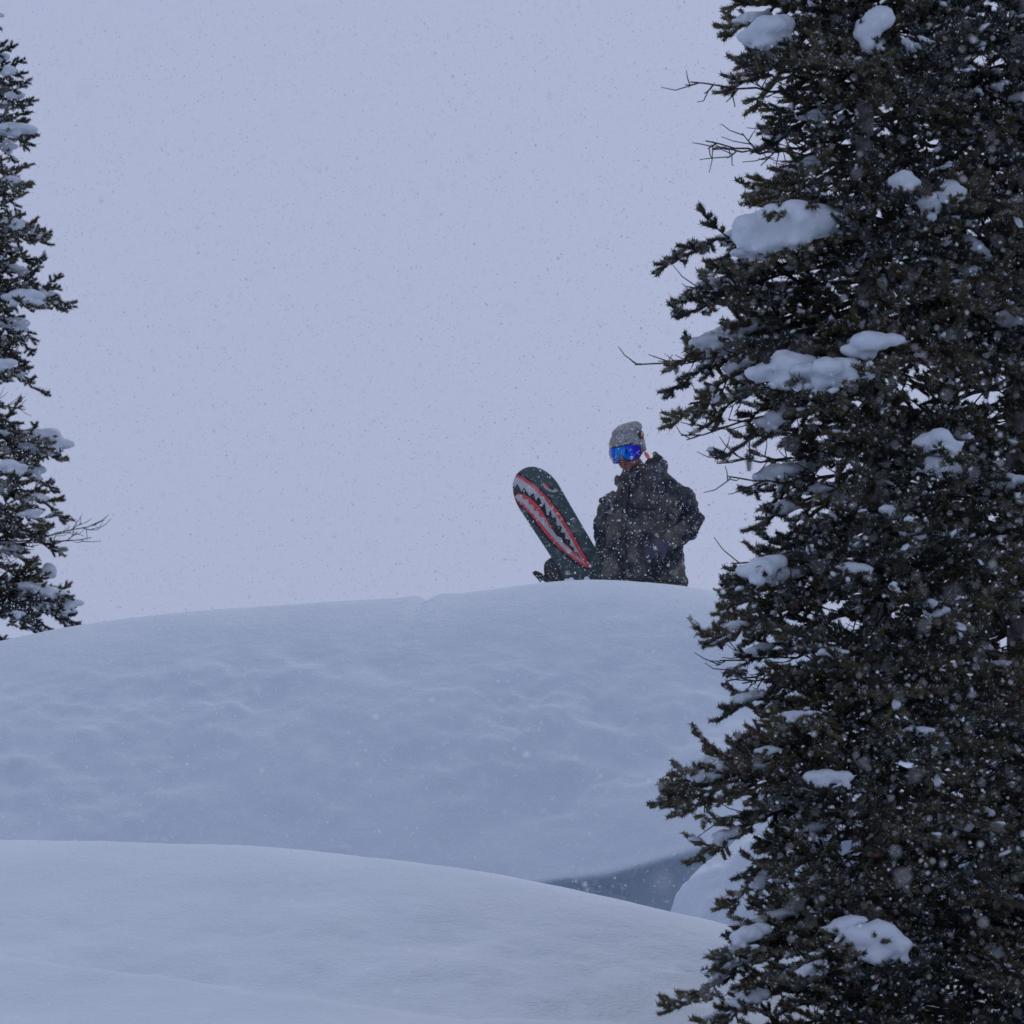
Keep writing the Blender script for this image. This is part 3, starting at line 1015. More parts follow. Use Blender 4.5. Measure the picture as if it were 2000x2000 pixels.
M_LENS = mat('mirror_lens', (0.02, 0.13, 0.75), 0.10, metal=1.0)
N_, Lk_, B_ = nodes(M_LENS)
at_ = N_.new('ShaderNodeAttribute')
at_.attribute_name = 'tint'
cr_ = N_.new('ShaderNodeValToRGB')
cr_.color_ramp.elements[0].position = 0.15
cr_.color_ramp.elements[0].color = (0.013, 0.20, 0.66, 1)
cr_.color_ramp.elements[1].position = 0.9
cr_.color_ramp.elements[1].color = (0.035, 0.02, 0.42, 1)
e_ = cr_.color_ramp.elements.new(0.55)
e_.color = (0.010, 0.08, 0.62, 1)
Lk_.new(at_.outputs['Fac'], cr_.inputs['Fac'])
Lk_.new(cr_.outputs['Color'], B_.inputs['Base Color'])

person = thing('person', FEET, 'person in dark jacket, grey beanie and blue goggles standing behind the snow crest', 'person')

YAW = math.radians(-24)
# ---- jacket: torso, sleeves, collar and hood grown into one surface
jk = MB()


def W(px0, px1):
    return (px1 - px0) / 2 / (F / YP)


TR = [(1150, 1170, 1344, .165), (1137, 1172, 1343, .170), (1115, 1175, 1338, .170), (1088, 1180, 1335, .165), (1060, 1184, 1334, .160), (1030, 1184, 1336, .165),
      (1000, 1184, 1342, .168), (980, 1188, 1346, .160), (966, 1197, 1346, .145), (950, 1210, 1332, .125), (938, 1210, 1318, .11), (928, 1212, 1304, .10), (915, 1216, 1298, .095)]
loft(jk, [(Lp((a + b) / 2, py, .0 - (.03 if py < 950 else 0)), W(a, b), ry) for py, a, b, ry in TR], YAW * .35, p=2.3)
# right sleeve (hanging, hand on the board edge)
SR = [Lp(1212, 974, .01), Lp(1192, 991, .03), Lp(1185, 1010, .055), Lp(1182, 1035, .075), Lp(1184, 1058, .10), Lp(1188, 1078, .12)]
# left sleeve (elbow out, forearm across the belly)
SL = [Lp(1312, 962, .0), Lp(1334, 975, -.005), Lp(1342, 996, -.01), Lp(1350, 1014, -.03), Lp(1342, 1034, -.10), Lp(1322, 1050, -.17), Lp(1298, 1064, -.215)]
# stand-up collar and the folded hood behind it
blob(jk, Lp(1281, 912, .03), (.075, .085, .055), 3)
blob(jk, Lp(1268, 925, .06), (.10, .075, .055), 3)
jk.tube(np.array([Lp(1276, 884, -.02), Lp(1288, 898, -.01), Lp(1293, 914, .0), Lp(1290, 930, .0)]), [.012, .026, .034, .04], 12)
jk.tube(np.array([Lp(1206, 932, -.10), Lp(1204, 942, -.11), Lp(1212, 950, -.11)]), [.014, .020, .030], 10)
jk.tube(np.array([Lp(1216, 926, -.115), Lp(1232, 934, -.125), Lp(1250, 930, -.12), Lp(1266, 918, -.10), Lp(1276, 906, -.07)]), [.022, .027, .027, .027, .03], 12)
V_, F_, N3 = remesh(*allv(jk), .0095, 4)
fold = np.abs(fbm(V_ * np.array([7.5, 7.5, 10.0]) + 2.0, 3, .55))
fold2 = 1 - np.abs(noise3(V_ * np.array([13., 13., 19.]) + 40.0)) * 2
V_ = V_ + N3 * (.024 * (fold - .22) + .006 * fold2)[:, None]
V_ = V_ + N3 * (.0025 * noise3(V_ * 45.0))[:, None]
jacket = link('jacket', V_, F_, M_JACKET, parent=person)
JV = V_
for pts, rr in ((SR, [.070, .076, .066, .070, .068, .052]), (SL, [.072, .084, .076, .073, .071, .063, .054])):
    sl_ = MB()
    sl_.tube(np.array(pts), rr, 20)
    V_, F_, N3 = remesh(*allv(sl_), .0085, 3)
    fold = np.abs(fbm(V_ * np.array([9., 9., 13.]) + 12.0, 3, .55))
    V_ = V_ + N3 * (.030 * (fold - .20) + .0025 * noise3(V_ * 45.0))[:, None]
    link('sleeve', V_, F_, M_JACKET, parent=jacket)
    JV = np.concatenate([JV, V_])


def front_y(x, z, r=.018):
    m_ = (np.abs(JV[:, 0] - x) < r) & (np.abs(JV[:, 2] - z) < r)
    return JV[m_, 1].min() if m_.any() else YP - .15


def ribbon(name, pxpts, w, mat_, lift=.004, th=.006, parent=None):
    pts = []
    for px, py in pxpts:
        q_ = Lp(px, py)
        pts.append(np.array([q_[0], front_y(q_[0], q_[2]) - lift, q_[2]]))
    pts = np.array(pts)
    yy = np.convolve(np.pad(pts[:, 1], 1, mode='edge'), [.25, .5, .25], 'valid')
    pts[:, 1] = yy
    mb = MB()
    mb.tube(pts, w / 2, 8, 0, squash=th / w * 2, upv=[0, -1, 0])
    return mb.build(name, [mat_], parent=parent or jacket)


ribbon('zip_placket', [(1226 - 9 * math.sin(t * PI), 940 + 196 * t) for t in np.linspace(0, 1, 22)], .028, M_ZIP)
ribbon('chest_pocket', [(1238 + 40 * t, 992 + 4 * t) for t in np.linspace(0, 1, 9)], .022, M_ZIP)
ribbon('hem_cord', [(1180 + 156 * t, 1131 + 8 * t) for t in np.linspace(0, 1, 26)], .014, M_ZIP)
ribbon('hip_pocket', [(1200 + 14 * t, 1078 + 42 * t) for t in np.linspace(0, 1, 9)], .018, M_ZIP)

# ---- body under the clothes, one surface
bd = MB()
HC = Lp(1225, 882, -.055)
hy, hp, hr = math.radians(-24), math.radians(9), math.radians(-9)
Rz = np.array([[math.cos(hy), -math.sin(hy), 0], [math.sin(hy), math.cos(hy), 0], [0, 0, 1]])
Rx = np.array([[1, 0, 0], [0, math.cos(hp), -math.sin(hp)], [0, math.sin(hp), math.cos(hp)]])
Ry = np.array([[math.cos(hr), 0, math.sin(hr)], [0, 1, 0], [-math.sin(hr), 0, math.cos(hr)]])
HR = Ry @ Rz @ Rx


def H(v):
    return np.asarray(v, float) @ HR.T + HC


for c, r in [((0, .012, .03), (.077, .097, .092)), ((0, -.03, -.052), (.058, .066, .066)), ((0, -.066, -.098), (.026, .024, .024)), ((.034, -.055, -.03), (.03, .032, .03)), ((-.034, -.055, -.03), (.03, .032, .03)),
             ((.079, .012, -.008), (.010, .028, .034)), ((-.079, .012, -.008), (.010, .028, .034)), ((0, -.086, .032), (.05, .014, .012)), ((0, -.116, -.028), (.016, .013, .012))]:
    blob(bd, H(c), r, 3, HR)
bd.tube(H(np.array([(0, -.085, .02), (0, -.105, -.005), (0, -.116, -.027)])), [.009, .011, .014], 10)
bd.tube(H(np.array([(0, -.088, -.055), (0, -.092, -.062)])), [.022, .022], 10)
neck0 = H((0, .015, -.05))
bd.tube(np.array([neck0, Lp(1246, 920, -.01), Lp(1256, 945, .0)]), [.052, .055, .07], 16)
loft(bd, [(Lp((a + b) / 2, py, 0), W(a, b) * .72, ry * .72) for py, a, b, ry in TR[1:10]] + [(Lp(1256, 940, 0), .075, .07)], YAW * .35)
bd.tube(np.array(SR), [.055, .052, .044, .042, .036, .030], 12)
bd.tube(np.array(SL), [.055, .055, .048, .042, .040, .034, .030], 12)
for s in (-1, 1):
    bd.tube(np.array([Lp(1258 + s * 28, 1130, 0), Lp(1258 + s * 34, 1200, -.01), Lp(1258 + s * 36, 1275, -.03), Lp(1258 + s * 38, 1345, 0), Lp(1258 + s * 38, 1405, .02)]), [.085, .075, .058, .05, .045], 14)
V_, F_, N3 = remesh(*allv(bd), .0085, 1)
body = link('body', V_, F_, M_SKIN, parent=person)
for k, (zz, rr) in enumerate([(-.060, (.024, .008, .0055)), (-.071, (.021, .008, .006))]):
    lb = MB()
    blob(lb, H((0, -.113 + .004 * k, zz)), rr, 2, HR)
    lb.build('lip', [M_LIP], parent=body)
for s in (-1, 1):
    eb = MB()
    blob(eb, H((s * .032, -.082, .008)), (.012, .012, .012), 2, HR)
    eb.build('eye', [M_EYE], parent=body)

# ---- trousers and boots, standing deep in the snow behind the crest
tr = MB()
loft(tr, [(Lp(1258, 1175, 0), .17, .13), (Lp(1258, 1150, 0), .20, .145), (Lp(1258, 1118, 0), .20, .14)], YAW * .35)
for s in (-1, 1):
    tr.tube(np.array([Lp(1258 + s * 26, 1140, 0), Lp(1258 + s * 34, 1200, -.01), Lp(1258 + s * 37, 1275, -.03), Lp(1258 + s * 38, 1345, 0), Lp(1258 + s * 38, 1400, .01)]), [.115, .105, .09, .085, .09], 16)
V_, F_, N3 = remesh(*allv(tr), .012, 3)
V_ = V_ + N3 * (.014 * np.abs(fbm(V_ * 9 + 7, 2)))[:, None]
link('trousers', V_, F_, M_TROUSER, parent=person)
for s in (-1, 1):
    bt = MB()
    c = Lp(1258 + s * 38, 1412, 0)
    blob(bt, c + np.array([-.02, -.06, .0]), (.055, .14, .05), 3)
    bt.tube(np.array([c + np.array([0, .02, .0]), c + np.array([0, .01, .16])]), [.065, .07], 14)
    V_, F_, N3 = remesh(*allv(bt), .01, 2)
    link('boot', V_, F_, M_BOOT, parent=person)


# ---- gloves
def glove(wrist, knuckle, up, curl, thumb_dir, r=.0115):
    g = MB()
    wrist, knuckle = np.asarray(wrist), np.asarray(knuckle)
    d = nrm(knuckle - wrist)
    up = nrm(up - d * np.dot(up, d))
    sd_ = np.cross(d, up)                      # across the palm
    L = np.linalg.norm(knuckle - wrist)
    g.tube(np.array([wrist - d * .05, wrist, wrist + d * .3 * L, wrist + d * .75 * L, knuckle]), [.046, .042, .044, .050, .046], 16, squash=.62, upv=up)
    for k, (o, ln) in enumerate([(-.033, .070), (-.011, .080), (.011, .076), (.032, .062)]):
        p0 = knuckle + sd_ * o - d * .018
        a1, a2, a3 = curl * .5, curl * 1.1, curl * 1.7
        p1 = p0 + (d * math.cos(a1) - up * math.sin(a1)) * ln * .55
        p2 = p1 + (d * math.cos(a2) - up * math.sin(a2)) * ln * .42
        p3 = p2 + (d * math.cos(a3) - up * math.sin(a3)) * ln * .32
        g.tube(np.array([p0, p1, p2, p3]), [r * 1.12, r * 1.05, r, r * .8], 10)
    t0 = wrist + d * .35 * L + sd_ * np.sign(thumb_dir) * .034
    t1 = t0 + (d * .55 + sd_ * np.sign(thumb_dir) * .75 - up * .25) * .042
    t2 = t1 + (d * .9 + sd_ * np.sign(thumb_dir) * .05 - up * .45) * .040
    g.tube(np.array([t0 - d * .02, t0, t1, t2]), [.018, .018, .0145, .011], 10)
    V_, F_, N3 = remesh(*allv(g), .0042, 2)
    V_ = V_ + N3 * (.002 * noise3(V_ * 60))[:, None]
    link('glove', V_, F_, M_GLOVE, parent=person)


glove(Lp(1296, 1066, -.220), Lp(1272, 1078, -.245), np.array([0, -1., .35]), .75, -1, .0125)
glove(Lp(1190, 1078, .135), Lp(1190, 1101, .185), np.array([.6, .9, 0.]), .9, 1, .0125)

# ---- beanie
bn = MB()
na, nv = 40, 22
az = np.arange(na) * 2 * PI / na
fr = np.cos(az)                                # 1 at the front
ringsV = []
for k in range(nv + 2):
    v = (k - 2) / (nv - 1)
    if k == 0:
        z0 = .048 * np.clip(fr, 0, 1) ** .6 - .035 * np.clip(-fr, 0, 1) - .012 + .012 * np.abs(np.sin(az))
        rx, ry, hz = .072, .092, z0 + .02
    elif k == 1:
        rx, ry, hz = .080, .101, z0 - .004
    else:
        top = .166
        hz = z0 + (top - z0) * math.sin(v * PI / 2) ** 1.0
        e = max(0.0, math.cos(v * PI / 2)) ** .52
        bulge = 1 + .06 * math.exp(-((v - .60) / .12) ** 2) - .10 * math.exp(-((v - .40) / .06) ** 2)
        rx, ry = .106 * e * bulge, .122 * e * bulge
    sh = max(v, 0) ** 1.6
    ringsV.append(np.stack([rx * np.sin(az) + .056 * sh, -ry * np.cos(az) + .010 + .022 * sh, hz + 0 * az], -1))
BV = np.concatenate(ringsV)
i = np.arange(len(ringsV) - 1)[:, None] * na
j = np.arange(na)[None, :]
j2 = (j + 1) % na
BF = np.concatenate([np.stack([i + j, i + j2, i + na + j2], -1).reshape(-1, 3), np.stack([i + j, i + na + j2, i + na + j], -1).reshape(-1, 3)])
BV = BV * (1 + .035 * noise3(BV * 26)[:, None]) + .003 * fbm(BV * 22 + 5, 2)[:, None]
beanie = link('beanie', H(BV), BF, M_KNIT, parent=person)


def on_beanie(a, hz, lift=.004):
    k = np.argmin((BV[:, 2] - hz) ** 2 + ((np.arctan2(BV[:, 0], -BV[:, 1] + .01) - a) * .09) ** 2 + (np.arange(len(BV)) < 2 * na) * 1.0)
    v = BV[k]
    o = nrm(np.array([v[0], v[1], 0]))
    return v + o * lift, o


pv, po = on_beanie(math.radians(78), .085)
pb = MB()
tx_, tz_ = nrm(np.cross(UP, po)), UP
def decal(mbx, c, o, tx2, pts, th):
    pts = np.array(pts)
    m0 = len(pts)
    front = c + pts[:, :1] * tx2 + pts[:, 1:] * UP + o * th
    backp = front - o * (th + .004)
    V = np.concatenate([front, backp, [front.mean(0)]])
    Fc = [(k, (k + 1) % m0, 2 * m0) for k in range(m0)]
    for k in range(m0):
        a, b = k, (k + 1) % m0
        Fc += [(a, a + m0, b + m0), (a, b + m0, b)]
    mbx.add(H(V), Fc)
decal(pb, pv, po, tx_, [(.030 * math.cos(t), .024 * math.sin(t)) for t in np.linspace(0, 2 * PI, 17)[:-1]], .004)
patch = pb.build('patch', [M_PATCH], parent=beanie)
pb = MB()
decal(pb, pv, po, tx_, [(.018, .004), (.004, .014), (-.010, .004), (-.020, -.012), (.006, -.010)], .006)
pb.build('patch_mark', [M_PATCHO], parent=beanie)

# ---- goggles
ga = np.radians(np.linspace(-70, 70, 33))
gv = np.linspace(0, 1, 9)


def gpt(a, v, inset=0.0):
    lo = -.050 + .036 * np.exp(-(a / .20) ** 2) + .016 * np.clip((np.abs(a) - .75) / .5, 0, 1) ** 2
    hi = .046 - .012 * np.clip((np.abs(a) - .7) / .5, 0, 1) ** 2
    z = lo + (hi - lo) * v
    b_ = .010 * (1 - (2 * v - 1) ** 2)
    return np.stack([np.sin(a) * (.096 + b_ - inset), -np.cos(a) * (.120 + b_ - inset) + .006, z], -1)


A_, Vv = np.meshgrid(ga, gv, indexing='ij')
gf = gpt(A_, Vv)
nn0, nn1 = gf.shape[:2]
ii = np.arange(nn0 * nn1).reshape(nn0, nn1)
q4 = np.stack([ii[:-1, :-1], ii[1:, :-1], ii[1:, 1:], ii[:-1, 1:]], -1).reshape(-1, 4)
tri = np.concatenate([q4[:, [0, 1, 2]], q4[:, [0, 2, 3]]])
gob = thing('goggles', HC, '', '')
del gob['label'], gob['category']
gob.parent = person
gob.location = HC - FEET
tn = np.clip(np.abs(A_ + .06) / 1.05, 0, 1) ** 1.3 + .10 * (np.abs(Vv - .5) * 2) ** 2
lens = link('lens', H(gf.reshape(-1, 3)), tri, M_LENS, parent=gob, base=HC, tint=tn.ravel())
fb = MB()
loop = np.concatenate([gpt(ga, 0 * ga), gpt(np.full(7, ga[-1]), np.linspace(.1, .9, 7)), gpt(ga[::-1], 0 * ga + 1), gpt(np.full(7, ga[0]), np.linspace(.9, .1, 7)), gpt(ga[:2], 0 * ga[:2])])
fb.tube(H(loop), .0055, 8, cap=False)
inn = gpt(A_, Vv, .026)
fb.add(H(inn.reshape(-1, 3)), tri)
for edge in (np.stack([gpt(ga, 0 * ga), gpt(ga, 0 * ga, .026)], 1), np.stack([gpt(ga, 0 * ga + 1), gpt(ga, 0 * ga + 1, .026)], 1)):
    E = H(edge.reshape(-1, 3))
    k = np.arange(len(ga) - 1) * 2
    fb.add(E, np.concatenate([np.stack([k, k + 1, k + 3], -1), np.stack([k, k + 3, k + 2], -1)]))
fb.build('frame', [M_FRAME], parent=gob, base=HC)
sb = MB()
sa_ = np.radians(np.linspace(66, 294, 40))
hh = np.linspace(-.022, .024, 4)
S_, Hh = np.meshgrid(sa_, hh, indexing='ij')
for off in (.0, .003):
    sv = np.stack([np.sin(S_) * (.0965 + off), -np.cos(S_) * (.1165 + off) + .010, Hh], -1)
    ii = np.arange(sv.shape[0] * sv.shape[1]).reshape(sv.shape[:2])
    q4 = np.stack([ii[:-1, :-1], ii[1:, :-1], ii[1:, 1:], ii[:-1, 1:]], -1).reshape(-1, 4)
    sb.add(H(sv.reshape(-1, 3)), np.concatenate([q4[:, [0, 1, 2]], q4[:, [0, 2, 3]]]))
strap = sb.build('strap', [M_STRAP], parent=gob, base=HC)
# pale lettering-like marks woven into the strap
rngP = np.random.default_rng(3)
for k in range(9):
    a = math.radians(72 + k * 6.5)
    mb = MB()
    p0 = np.array([math.sin(a) * .1005, -math.cos(a) * .1205 + .010, -.011])
    tn_ = np.array([math.cos(a), math.sin(a), 0])
    ptsm = np.array([p0, p0 + tn_ * .004 + UP * .010, p0 + tn_ * rngP.uniform(-.002, .003) + UP * .020, p0 + tn_ * .006 + UP * .024])
    mb.tube(H(ptsm), .0018, 4)
    mb.build('strap_mark', [M_PRINT], parent=gob, base=HC)
ot = MB()
c = Lp(1263, 891, -.075)
blob(ot, c, (.012, .012, .026), 3, np.array([[math.cos(.55), 0, math.sin(-.55)], [0, 1, 0], [math.sin(.55), 0, math.cos(.55)]]))
ot.build('orange_clip', [M_ORANGE], parent=gob, base=HC)

# ------------------------------------------------------------------ the snowboard
YBD = YP + .155
SB = F / YBD
AN = math.radians(31.7)
dv = np.array([math.sin(AN), math.cos(AN)])
nv_ = np.array([math.cos(AN), -math.sin(AN)])
O_ = np.array([1019.4, 916.0])
BL = 1.60


def st(px, py):
    q_ = np.stack([np.asarray(px, float) - O_[0], np.asarray(py, float) - O_[1]], -1)
    return (q_ @ dv) / SB, (q_ @ nv_) / SB


def half_w(s):
    s2 = np.minimum(s, BL - s)
    nose = np.sqrt(np.maximum(0, 1 - ((.20 - np.minimum(s2, .20)) / .20) ** 2.0)) ** .92
    waist = .139 - .012 * np.sin(np.clip((s2 - .2) / (BL / 2 - .2), 0, 1) * PI / 2)
    return np.where(s2 < .2, .139 * nose, waist)


def bworld(s, t, off=0.0):
    """base side faces the camera; off > 0 towards the top sheet"""
    px = O_[0] + (dv[0] * s + nv_[0] * t) * SB
    py = O_[1] + (dv[1] * s + nv_[1] * t) * SB
    u, v_ = (px - 1000) / F, (1000 - py) / F
    k = YBD / (CP - SP * v_)
    curl = .055 * np.clip((.24 - s) / .24, 0, 1) ** 2 + .055 * np.clip((s - BL + .24) / .24, 0, 1) ** 2
    return np.stack([u * k, YBD + curl + off + 0 * s, (SP + CP * v_) * k], -1)


def C3(pts):
    a = np.array(pts, float)
    return np.stack([980 + a[:, 0] * .13456, 890 + a[:, 1] * .13456], -1)


def inside(poly, x, y):
    r = np.zeros(x.shape, bool)
    m0 = len(poly)
    for k in range(m0):
        (x1, y1), (x2, y2) = poly[k], poly[(k + 1) % m0]
        c_ = ((y1 > y) != (y2 > y))
        with np.errstate(divide='ignore', invalid='ignore'):
            xi = (x2 - x1) * (y - y1) / (y2 - y1 + 1e-12) + x1
        r ^= c_ & (x < xi)
    return r


def edist(poly, x, y):
    d = np.full(x.shape, 1e9)
    m0 = len(poly)
    for k in range(m0):
        a, b = poly[k], poly[(k + 1) % m0]
        ab = b - a
        t = np.clip(((x - a[0]) * ab[0] + (y - a[1]) * ab[1]) / (ab @ ab + 1e-9), 0, 1)
        d = np.minimum(d, np.hypot(x - a[0] - t * ab[0], y - a[1] - t * ab[1]))
    return d


OUT = C3([(150, 300), (200, 262), (300, 300), (420, 380), (530, 475), (640, 585), (740, 705), (850, 850), (940, 1000), (1020, 1125), (1100, 1265), (1165, 1385), (1225, 1490), (1275, 1600), (1262, 1628),
          (1200, 1612), (1090, 1542), (960, 1442), (860, 1362), (760, 1272), (655, 1162), (540, 1012), (430, 865), (320, 745), (235, 668), (190, 605), (170, 500), (140, 400)])
WUP = C3([(150, 330), (200, 298), (300, 350), (420, 440), (520, 530), (615, 622), (710, 740), (800, 880), (880, 1000), (965, 1130), (1040, 1265), (1105, 1390), (1165, 1490), (1225, 1595), (1185, 1560), (1130, 1462), (1110, 1412),
          (1050, 1388), (1052, 1340), (990, 1302), (1000, 1225), (920, 1200), (930, 1120), (860, 1112), (872, 1022), (800, 1010), (785, 880), (742, 905), (712, 790), (655, 855), (625, 680), (590, 735), (545, 590), (492, 645), (465, 535), (402, 585), (325, 460), (287, 515), (228, 400), (188, 460)])
BLK = C3([(150, 340), (188, 460), (228, 400), (287, 515), (325, 460), (402, 585), (465, 535), (492, 645), (545, 590), (590, 735), (625, 680), (655, 855), (712, 790), (742, 905), (785, 880), (800, 1010), (872, 1022), (860, 1112), (930, 1120), (920, 1200), (1000, 1225), (990, 1302), (1052, 1340), (1050, 1388), (1110, 1412), (1140, 1470),
          (1100, 1440), (1040, 1385), (1000, 1370), (960, 1312), (900, 1272), (870, 1202), (800, 1155), (740, 1085), (700, 1000), (650, 920), (600, 830), (540, 740), (470, 668), (400, 606), (320, 560), (235, 545), (190, 580), (165, 500), (135, 420)])
WLO = C3([(195, 605), (225, 566), (290, 565), (305, 625), (385, 640), (390, 705), (455, 722), (468, 795), (540, 812), (540, 885), (620, 900), (622, 975), (655, 950), (690, 1055), (745, 1080), (800, 1170), (870, 1195), (890, 1275), (955, 1330), (1010, 1392), (1030, 1442), (1100, 1475), (1130, 1505), (1180, 1560),
          (1150, 1545), (1060, 1475), (960, 1405), (880, 1332), (790, 1240), (690, 1120), (590, 1000), (500, 900), (400, 780), (310, 690), (240, 650)])
EYW = C3([(578, 392), (608, 440), (645, 490), (700, 522), (752, 530), (790, 505), (740, 505), (700, 495), (655, 465), (625, 430), (605, 400)])
EYR = C3([(605, 400), (625, 430), (655, 465), (700, 495), (728, 488), (690, 465), (655, 425), (640, 398)])
EYB = C3([(630, 395), (650, 430), (690, 470), (735, 490), (760, 470), (720, 440), (680, 405)])

ss = np.concatenate([np.linspace(0.0005, .05, 26), np.linspace(.05, .86, 240)[1:], np.linspace(.86, BL - .05, 16)[1:], np.linspace(BL - .05, BL - .0005, 14)[1:]])
tt = np.linspace(-1, 1, 76)
S_, T_ = np.meshgrid(ss, tt, indexing='ij')
TW = T_ * half_w(S_)
TH = .011
fv = bworld(S_, TW, 0.0)
bv = bworld(S_, TW, TH)
n0, n1 = S_.shape
PX = O_[0] + (dv[0] * S_ + nv_[0] * TW) * SB
PY = O_[1] + (dv[1] * S_ + nv_[1] * TW) * SB
GREEN, BLACK, RED, WHITE = (.058, .098, .096), (.015, .017, .022), (.78, .085, .09), (.56, .56, .58)
col = np.empty(PX.shape + (3,))
col[:] = GREEN
dO = edist(OUT, PX, PY)
inO = inside(OUT, PX, PY)
right = (PX - 1090) * nv_[0] + (PY - 1030) * nv_[1]
halo = (dO < np.where(right > -6, 3.2, 5.0)) & ~inO
col[halo] = BLACK
col[inO] = RED
col[inside(BLK, PX, PY)] = BLACK
col[inside(WUP, PX, PY)] = WHITE
col[inside(WLO, PX, PY)] = WHITE
col[inside(EYB, PX, PY)] = BLACK
col[inside(EYR, PX, PY)] = RED
col[inside(EYW, PX, PY)] = WHITE
snowboard = thing('snowboard', bworld(np.array(BL), np.array(0.)), 'dark green snowboard with a painted red and white toothed mouth held upright beside the person', 'snowboard')
ii = np.arange(n0 * n1).reshape(n0, n1)
q4 = np.stack([ii[:-1, :-1], ii[1:, :-1], ii[1:, 1:], ii[:-1, 1:]], -1).reshape(-1, 4)
M_BOARD = mat('board_base', GREEN, .38, spec=.4)
N_, Lk_, B_ = nodes(M_BOARD)
at_ = N_.new('ShaderNodeAttribute')
at_.attribute_name = 'print'
nz_ = N_.new('ShaderNodeTexNoise')
nz_.inputs['Scale'].default_value = 24
nz_.inputs['Detail'].default_value = 6
tc_ = N_.new('ShaderNodeTexCoord')
Lk_.new(tc_.outputs['Object'], nz_.inputs['Vector'])
mx_ = N_.new('ShaderNodeMix')
mx_.data_type = 'RGBA'
mx_.blend_type = 'MULTIPLY'
mx_.inputs['Factor'].default_value = .35
Lk_.new(at_.outputs['Color'], mx_.inputs['A'])
Lk_.new(nz_.outputs['Fac'], mx_.inputs['B'])
mg_ = N_.new('ShaderNodeMath')
mg_.operation = 'MULTIPLY'
mg_.inputs[1].default_value = .55
Lk_.new(nz_.outputs['Fac'], mg_.inputs[0])
Lk_.new(mg_.outputs['Value'], B_.inputs['Roughness'])
Lk_.new(mx_.outputs['Result'], B_.inputs['Base Color'])
base_o = link('running_base', fv.reshape(-1, 3), q4, M_BOARD, parent=snowboard)
ca = base_o.data.attributes.new('print', 'FLOAT_COLOR', 'POINT')
ca.data.foreach_set('color', np.concatenate([col.reshape(-1, 3), np.ones((n0 * n1, 1))], 1).astype(np.float32).ravel())
M_TOP = mat('top_sheet', (.03, .035, .04), .4)
sub = ii[np.r_[0:n0:4, n0 - 1]][:, ::5]
sq = np.stack([sub[:-1, :-1], sub[:-1, 1:], sub[1:, 1:], sub[1:, :-1]], -1).reshape(-1, 4)
uq, inv = np.unique(sq, return_inverse=True)
link('top_sheet', bv.reshape(-1, 3)[uq], inv.reshape(-1, 4), M_TOP, parent=snowboard)
M_EDGE = mat('steel_edge', (.35, .36, .38), .35, metal=.9)
ring = np.concatenate([ii[:, 0], ii[-1, 1:], ii[::-1, -1][1:], ii[0, ::-1][1:-1]])
EV = np.concatenate([fv.reshape(-1, 3)[ring], bv.reshape(-1, 3)[ring]])
m0 = len(ring)
k = np.arange(m0)
link('steel_edge', EV, np.stack([k, (k + 1) % m0, (k + 1) % m0 + m0, k + m0], -1), M_EDGE, parent=snowboard)

# binding: highback, straps and base behind the board
M_BIND = mat('binding_plastic', (.02, .02, .024), .45)
noisy(M_BIND, (.014, .014, .018), (.035, .035, .04), 40, 3)
M_RIB = mat('binding_rib', (.16, .16, .18), .4)
bo = thing('binding', bworld(np.array(.70), np.array(0.)), '', '')
del bo['label'], bo['category']
bo.parent = snowboard
bo.location = bworld(np.array(.70), np.array(0.)) - BASE[snowboard.name]
BB = bworld(np.array(.70), np.array(0.))
hb = np.array([(1086, 1084), (1074, 1090), (1066, 1096), (1062.5, 1103), (1062, 1113), (1063, 1124), (1068, 1132), (1078, 1138), (1090, 1141), (1104, 1140), (1118, 1136), (1110, 1118), (1098, 1100)])
pc = hb.mean(0)
layers = []
for f_, dy in [(.90, .020), (1.0, .030), (1.0, .045), (.97, .075), (.80, .082)]:
    layers.append([P(*(pc + (p_ - pc) * f_), YBD + dy + .0007 * (1105 - p_[0])) for p_ in hb])
hv_ = np.array(layers)
m0 = hv_.shape[1]
Vh = np.concatenate([hv_.reshape(-1, 3), hv_[0].mean(0)[None], hv_[-1].mean(0)[None]])
Fh = []
for a in range(len(layers) - 1):
    for b in range(m0):
        c0, c1 = a * m0 + b, a * m0 + (b + 1) % m0
        Fh += [(c0, c1, c1 + m0), (c0, c1 + m0, c0 + m0)]
for b in range(m0):
    Fh += [(len(Vh) - 2, (b + 1) % m0, b), (len(Vh) - 1, (len(layers) - 1) * m0 + b, (len(layers) - 1) * m0 + (b + 1) % m0)]
link('highback', Vh, Fh, M_BIND, parent=bo, base=BB)
for pts in ([(1075, 1113), (1080, 1122), (1085, 1131)], [(1072, 1122), (1076, 1128), (1078, 1131)], [(1092, 1113), (1096, 1121), (1103, 1127)], [(1070, 1101), (1080, 1100), (1088, 1105)]):
    mb = MB()
    mb.tube(np.array([P(a, b, YBD + .018 + .0006 * (1105 - a)) for a, b in pts]), [.003, .004, .003], 6)
    mb.build('rib', [M_RIB], parent=bo, base=BB)
mb = MB()
mb.tube(np.array([P(1088, 1139, YBD + .06), P(1074, 1136, YBD + .055), P(1062, 1129, YBD + .05), P(1052, 1120.5, YBD + .045), P(1046, 1118, YBD + .045), P(1041, 1121, YBD + .045)]), [.016, .018, .016, .013, .012, .010], 10, squash=.5, upv=[0, -1, 0])
mb.build('ankle_strap', [M_BIND], parent=bo, base=BB)
mb = MB()
mb.tube(np.array([P(1043, 1121, YBD + .045), P(1050, 1128, YBD + .04), P(1056, 1137, YBD + .04), P(1057.5, 1133, YBD + .04), P(1052, 1126, YBD + .04)]), [.007, .006, .004, .0035, .003], 8)
mb.build('buckle', [M_BIND], parent=bo, base=BB)
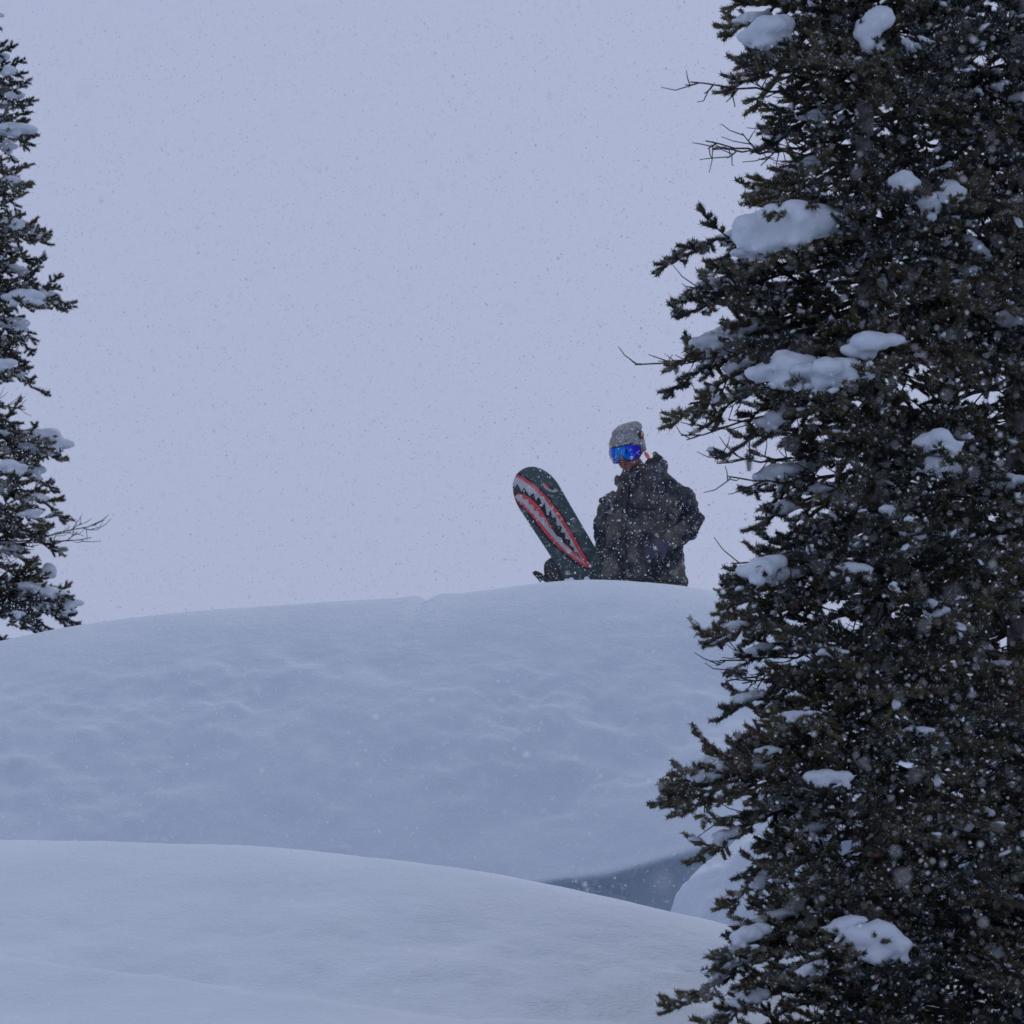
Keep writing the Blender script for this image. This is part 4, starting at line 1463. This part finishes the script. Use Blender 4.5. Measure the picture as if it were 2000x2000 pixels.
mb = MB()
mb.tube(bworld(np.linspace(.62, .80, 6), np.linspace(-.11, -.11, 6), .02), [.02, .03, .03, .03, .03, .02], 10, squash=.5, upv=[0, -1, 0])
mb.tube(bworld(np.linspace(.62, .80, 6), np.linspace(.11, .11, 6), .02), [.02, .03, .03, .03, .03, .02], 10, squash=.5, upv=[0, -1, 0])
mb.tube(bworld(np.full(6, .71), np.linspace(-.12, .12, 6), .02), .045, 10, squash=.25, upv=[0, -1, 0])
mb.build('base_plate', [M_BIND], parent=bo, base=BB)

# ------------------------------------------------------------------ falling snow
rngF = np.random.default_rng(99)
NF = 290000
fy = (rngF.random(NF * 3) * (26.5 ** 3 - 2.2 ** 3) + 2.2 ** 3) ** (1 / 3)
fx = rngF.uniform(-.6, .6, NF * 3) * 12
fz = rngF.uniform(-2.0, 5.6, NF * 3)
keep = (np.abs(fx) < .9 + .17 * fy) & (fz < .6 + .22 * fy) & (fz > -.35 - .10 * fy)
fx, fy, fz = fx[keep][:NF], fy[keep][:NF], fz[keep][:NF]
# the air close by holds as many
ny = (rngF.random(20000) * (11.0 ** 3 - 2.4 ** 3) + 2.4 ** 3) ** (1 / 3)
fx = np.concatenate([fx, rngF.uniform(-1, 1, 20000) * (.5 + .15 * ny)])
fz = np.concatenate([fz, rngF.uniform(-.10, .20, 20000) * ny + rngF.uniform(-.25, .25, 20000)])
fy = np.concatenate([fy, ny])
nfl = len(fx)
size = np.clip(rngF.lognormal(math.log(.0025), .42, nfl), 0.0010, .0062)
size[-20000:] *= .62
tmpl = np.array([(1, .1, .15), (-.1, .95, -.12), (-1, -.1, .15), (.1, -.9, -.12)], float)
tf = np.array([(0, 1, 2), (0, 2, 3)])
Q = rngF.normal(size=(nfl, 3, 3))
Q, _ = np.linalg.qr(Q)
fvv = np.einsum('vk,nkj->nvj', tmpl, Q) * size[:, None, None] + np.stack([fx, fy, fz], -1)[:, None, :]
fff = tf[None] + (np.arange(nfl) * 4)[:, None, None]
fo = link('falling_snow', fvv.reshape(-1, 3), fff.reshape(-1, 3), M_FLAKE)
fo['kind'] = 'stuff'
fo['label'] = 'white snowflakes drifting through the air before trees and slope'
fo['category'] = 'snowfall'
